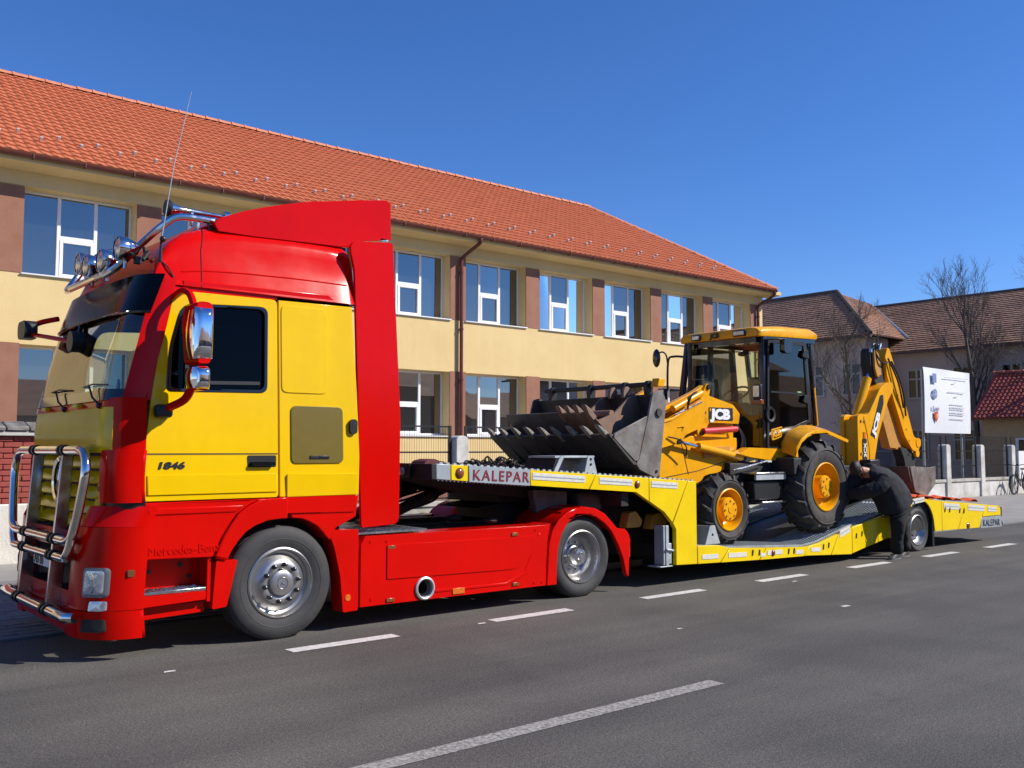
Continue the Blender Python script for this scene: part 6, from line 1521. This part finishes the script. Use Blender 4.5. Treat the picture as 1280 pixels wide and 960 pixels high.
for y in (8.42,8.66): MB().prism(rpoly([(8.92,2.32),(9.06,2.34),(9.06,2.44),(9.0,2.49),(8.93,2.44)],.03), 'y', y-.02, y+.02).build("hanger_ear", RUST, RT, bev=.006)
# ================================================================ PERSON bending over the lashing point
pe = thing("person", "person in dark hooded jacket and black trousers bending over beside the digger's rear tyre", "person", (14.1, 7.5, 0))
def skinned(name, mat, pts, edges, parent, sub=2, tex=0.0):
    org = ORG[parent]; me = bpy.data.meshes.new(name)
    me.from_pydata([tuple(Vector(p[:3])-org) for p in pts], edges, [])
    o = bpy.data.objects.new(name, me); COL.objects.link(o); o.parent = parent; ORG[o] = org
    sk_ = o.modifiers.new("skin", 'SKIN'); sk_.use_smooth_shade = True
    if not me.skin_vertices:
        bm = bmesh.new(); bm.from_mesh(me); bm.verts.layers.skin.verify(); bm.to_mesh(me); bm.free()
    for i, p in enumerate(pts):
        r = p[3]; me.skin_vertices[0].data[i].radius = (r if not isinstance(r, tuple) else r[0], r if not isinstance(r, tuple) else r[1])
        me.skin_vertices[0].data[i].use_root = (i == 0)
    sb = o.modifiers.new("sub", 'SUBSURF'); sb.levels = sub; sb.render_levels = sub
    if tex:
        t = bpy.data.textures.new(name+"_folds", 'CLOUDS'); t.noise_scale = .12; t.noise_depth = 2
        d = o.modifiers.new("folds", 'DISPLACE'); d.texture = t; d.strength = tex; d.mid_level = .5; d.texture_coords = 'GLOBAL'
    me.materials.append(mat); return o
# body: one continuous skin from pelvis to head, arms with hands, legs
B = [(14.25,7.60,.98,.12),(14.05,7.62,1.10,.12),(13.86,7.65,1.20,.12),(13.62,7.69,1.31,.10),(13.50,7.70,1.355,.058),(13.36,7.70,1.36,.058),
     (13.70,7.50,1.24,.06),(13.48,7.62,1.06,.045),(13.42,7.92,.99,.036),(13.42,8.02,.98,.028),
     (13.60,7.88,1.24,.06),(13.42,8.02,1.06,.045),(13.40,8.22,1.0,.036),(13.40,8.32,.99,.028),
     (14.25,7.50,.90,.085),(14.0,7.47,.52,.05),(14.0,7.49,.10,.04),
     (14.33,7.70,.90,.085),(14.38,7.62,.52,.055),(14.40,7.58,.10,.042)]
E_ = [(0,1),(1,2),(2,3),(3,4),(4,5),(3,6),(6,7),(7,8),(8,9),(3,10),(10,11),(11,12),(12,13),(0,14),(14,15),(15,16),(0,17),(17,18),(18,19)]
body = skinned("body", SKIN, B, E_, pe)
# fingers on both hands, each a short chain rooted in the palm
for hx,hy,hz,sg in ((13.42,8.03,.97,1),(13.40,8.33,.98,-1)):
    m = MB(); m.sphere((hx-.03,hy,hz-.005),(.045,.022,.040),10,8)
    for k,(ln,dz_) in enumerate(((.070,.030),(.080,.011),(.074,-.009),(.058,-.028))):
        m.tube([(hx-.06,hy,hz+dz_),(hx-.06-ln*.5,hy+.01*sg,hz+dz_-.008),(hx-.06-ln*.8,hy+.03*sg,hz+dz_-.02),(hx-.06-ln*.85,hy+.05*sg,hz+dz_-.03)], [.010,.009,.008,.006], 6)
    m.tube([(hx-.01,hy,hz+.035),(hx-.04,hy+.025*sg,hz+.055),(hx-.07,hy+.04*sg,hz+.05)], [.012,.010,.007], 6)
    m.build("hand", SKIN, body)
# head, turned down and away
hm = Euler((R(4), R(-58), R(10))).to_matrix(); hc = Vector((13.245,7.705,1.385))
def hp(x,y,z): return hc + hm @ Vector((x,y,z))
m = MB()
def headfn(u, v):
    th = math.pi*(.02+.96*v); ph = 2*math.pi*u; x, y, z = math.sin(th)*math.cos(ph), math.sin(th)*math.sin(ph), math.cos(th)
    sx = .098+.006*(z>0); q = Vector((x*sx, y*.076*(1-.18*max(0,-z)), z*.118))
    if x < 0 and z < -.1: q.x *= 1-.12*(-z)        # jaw drawn in at the back
    return q
m2_ = MB(); pts2 = [[hp(*headfn(i/20,j/14)) for i in range(20)] for j in range(15)]; m2_.loft(pts2, True, True)
face = m2_
face.loft([[hp(.092,-.012,.02),hp(.092,.012,.02),hp(.096,.0,.03)],[hp(.112,-.017,-.022),hp(.112,.017,-.022),hp(.120,0,-.015)],[hp(.094,-.012,-.032),hp(.094,.012,-.032),hp(.100,0,-.034)]])
face.tube([hp(.088,-.024,-.060),hp(.097,0,-.058),hp(.088,.024,-.060)], .007, 6)
for sg in (1,-1):
    face.tube([hp(-.01,sg*.074,.028),hp(-.025,sg*.088,.018),hp(-.025,sg*.086,-.012),hp(-.008,sg*.076,-.028)], [.008,.013,.011,.007], 6)
hd = face.build("head", SKIN, body)
for sg in (1,-1): MB().sphere(hp(.082,sg*.030,.012),.012,8,6).build("eye", BLKG, hd)
m = MB(); rows = []
for j in range(9):
    v = .01+.50*j/8; row = []
    for i in range(24):
        u = i/24; q = headfn(u, v*(1.12 if math.cos(2*math.pi*u) < .2 else .72)); row.append(hp(q.x*1.09-.002, q.y*1.09, q.z*1.07+.004))
    rows.append(row)
m.loft(rows, True, True).build("hair", HAIR, pe, solid=.008)
# jacket: wide hem hanging open at the front, hood bunched on the neck
def ell(c, d, hl, hw, n=22):
    """ring round c: half length hl along d (in x-z), half width hw along y"""
    d = Vector(d).normalized(); out = []
    for k in range(n):
        t = 2*math.pi*k/n; ca, sa = math.cos(t), math.sin(t); ca = math.copysign(abs(ca)**.8, ca); sa = math.copysign(abs(sa)**.8, sa)
        out.append((c[0]+d.x*hl*ca, c[1]+hw*sa, c[2]+d.y*hl*ca))
    return out
rings = [ell((14.16,7.57,.80),(.72,.33),.26,.18),ell((14.18,7.57,.76),(.74,.30),.33,.225),ell((14.11,7.585,.90),(.68,.36),.315,.235),ell((14.01,7.61,1.04),(.62,.40),.285,.24),ell((13.88,7.64,1.16),(.55,.44),.25,.245),ell((13.76,7.66,1.25),(.5,.46),.205,.235),ell((13.66,7.68,1.315),(.45,.46),.155,.20),ell((13.58,7.69,1.36),(.4,.45),.105,.13),ell((13.52,7.70,1.385),(.4,.45),.075,.08)]
jm = MB().loft(rings, True, True)
jm.tube(catmull([(13.70,7.50,1.24),(13.60,7.50,1.14),(13.48,7.60,1.05),(13.42,7.78,1.0),(13.42,7.98,.985)],4), [.13,.13,.125,.125,.12,.12,.115,.112,.11,.108,.105,.10,.095,.09,.085,.08,.075], 14)
jm.tube(catmull([(13.62,7.86,1.24),(13.50,7.96,1.12),(13.42,8.05,1.05),(13.40,8.28,.995)],4), [.13,.125,.12,.12,.115,.11,.105,.10,.095,.09,.085,.08,.075], 14)
jk_ = jm.build("jacket", NAVY, pe, ang=80)
sb = jk_.modifiers.new("sub", 'SUBSURF'); sb.levels = 2; sb.render_levels = 2
tx = bpy.data.textures.new("jacket_folds", 'CLOUDS'); tx.noise_scale = .11; tx.noise_depth = 3
dm = jk_.modifiers.new("folds", 'DISPLACE'); dm.texture = tx; dm.strength = .035; dm.mid_level = .5; dm.texture_coords = 'GLOBAL'
MB().tube([p for p in rings[1]]+[rings[1][0]], .008, 6).build("jacket_hem", NAVY, pe)
Hd = [(13.60,7.60,1.41,.06),(13.62,7.70,1.43,.075),(13.60,7.80,1.41,.06),(13.72,7.69,1.37,.07)]
skinned("hood", NAVY, Hd, [(0,1),(1,2),(1,3)], pe, 2, .02)
Tr = [(14.26,7.60,.92,.20),(14.14,7.50,.78,.155),(14.0,7.46,.52,.118),(13.99,7.48,.28,.098),(14.0,7.49,.07,.105),(14.36,7.68,.78,.155),(14.39,7.61,.52,.118),(14.40,7.59,.28,.098),(14.42,7.57,.07,.105)]
skinned("trousers", NAVY2, Tr, [(0,1),(1,2),(2,3),(3,4),(0,5),(5,6),(6,7),(7,8)], pe, 3, .03)
for x,y in ((13.97,7.49),(14.40,7.575)):
    m = MB().loft([[(x+.11*c_,y+.055*s_,.075+.0) for c_,s_ in [(math.cos(R(a)),math.sin(R(a))) for a in range(0,360,30)]],
                   [(x-.05+.165*c_,y+.058*s_,.03) for c_,s_ in [(math.cos(R(a)),math.sin(R(a))) for a in range(0,360,30)]],
                   [(x-.05+.165*c_,y+.056*s_,.004) for c_,s_ in [(math.cos(R(a)),math.sin(R(a))) for a in range(0,360,30)]]])
    so = m.build("shoe", mk("dark_shoe",(.03,.03,.032),.6), pe)
    MB().loft([[(x-.05+.170*c_,y+.061*s_,z) for c_,s_ in [(math.cos(R(a)),math.sin(R(a))) for a in range(0,360,30)]] for z in (.003,.022)]).build("shoe_sole", mk("grey_sole",(.16,.16,.16),.8), so)
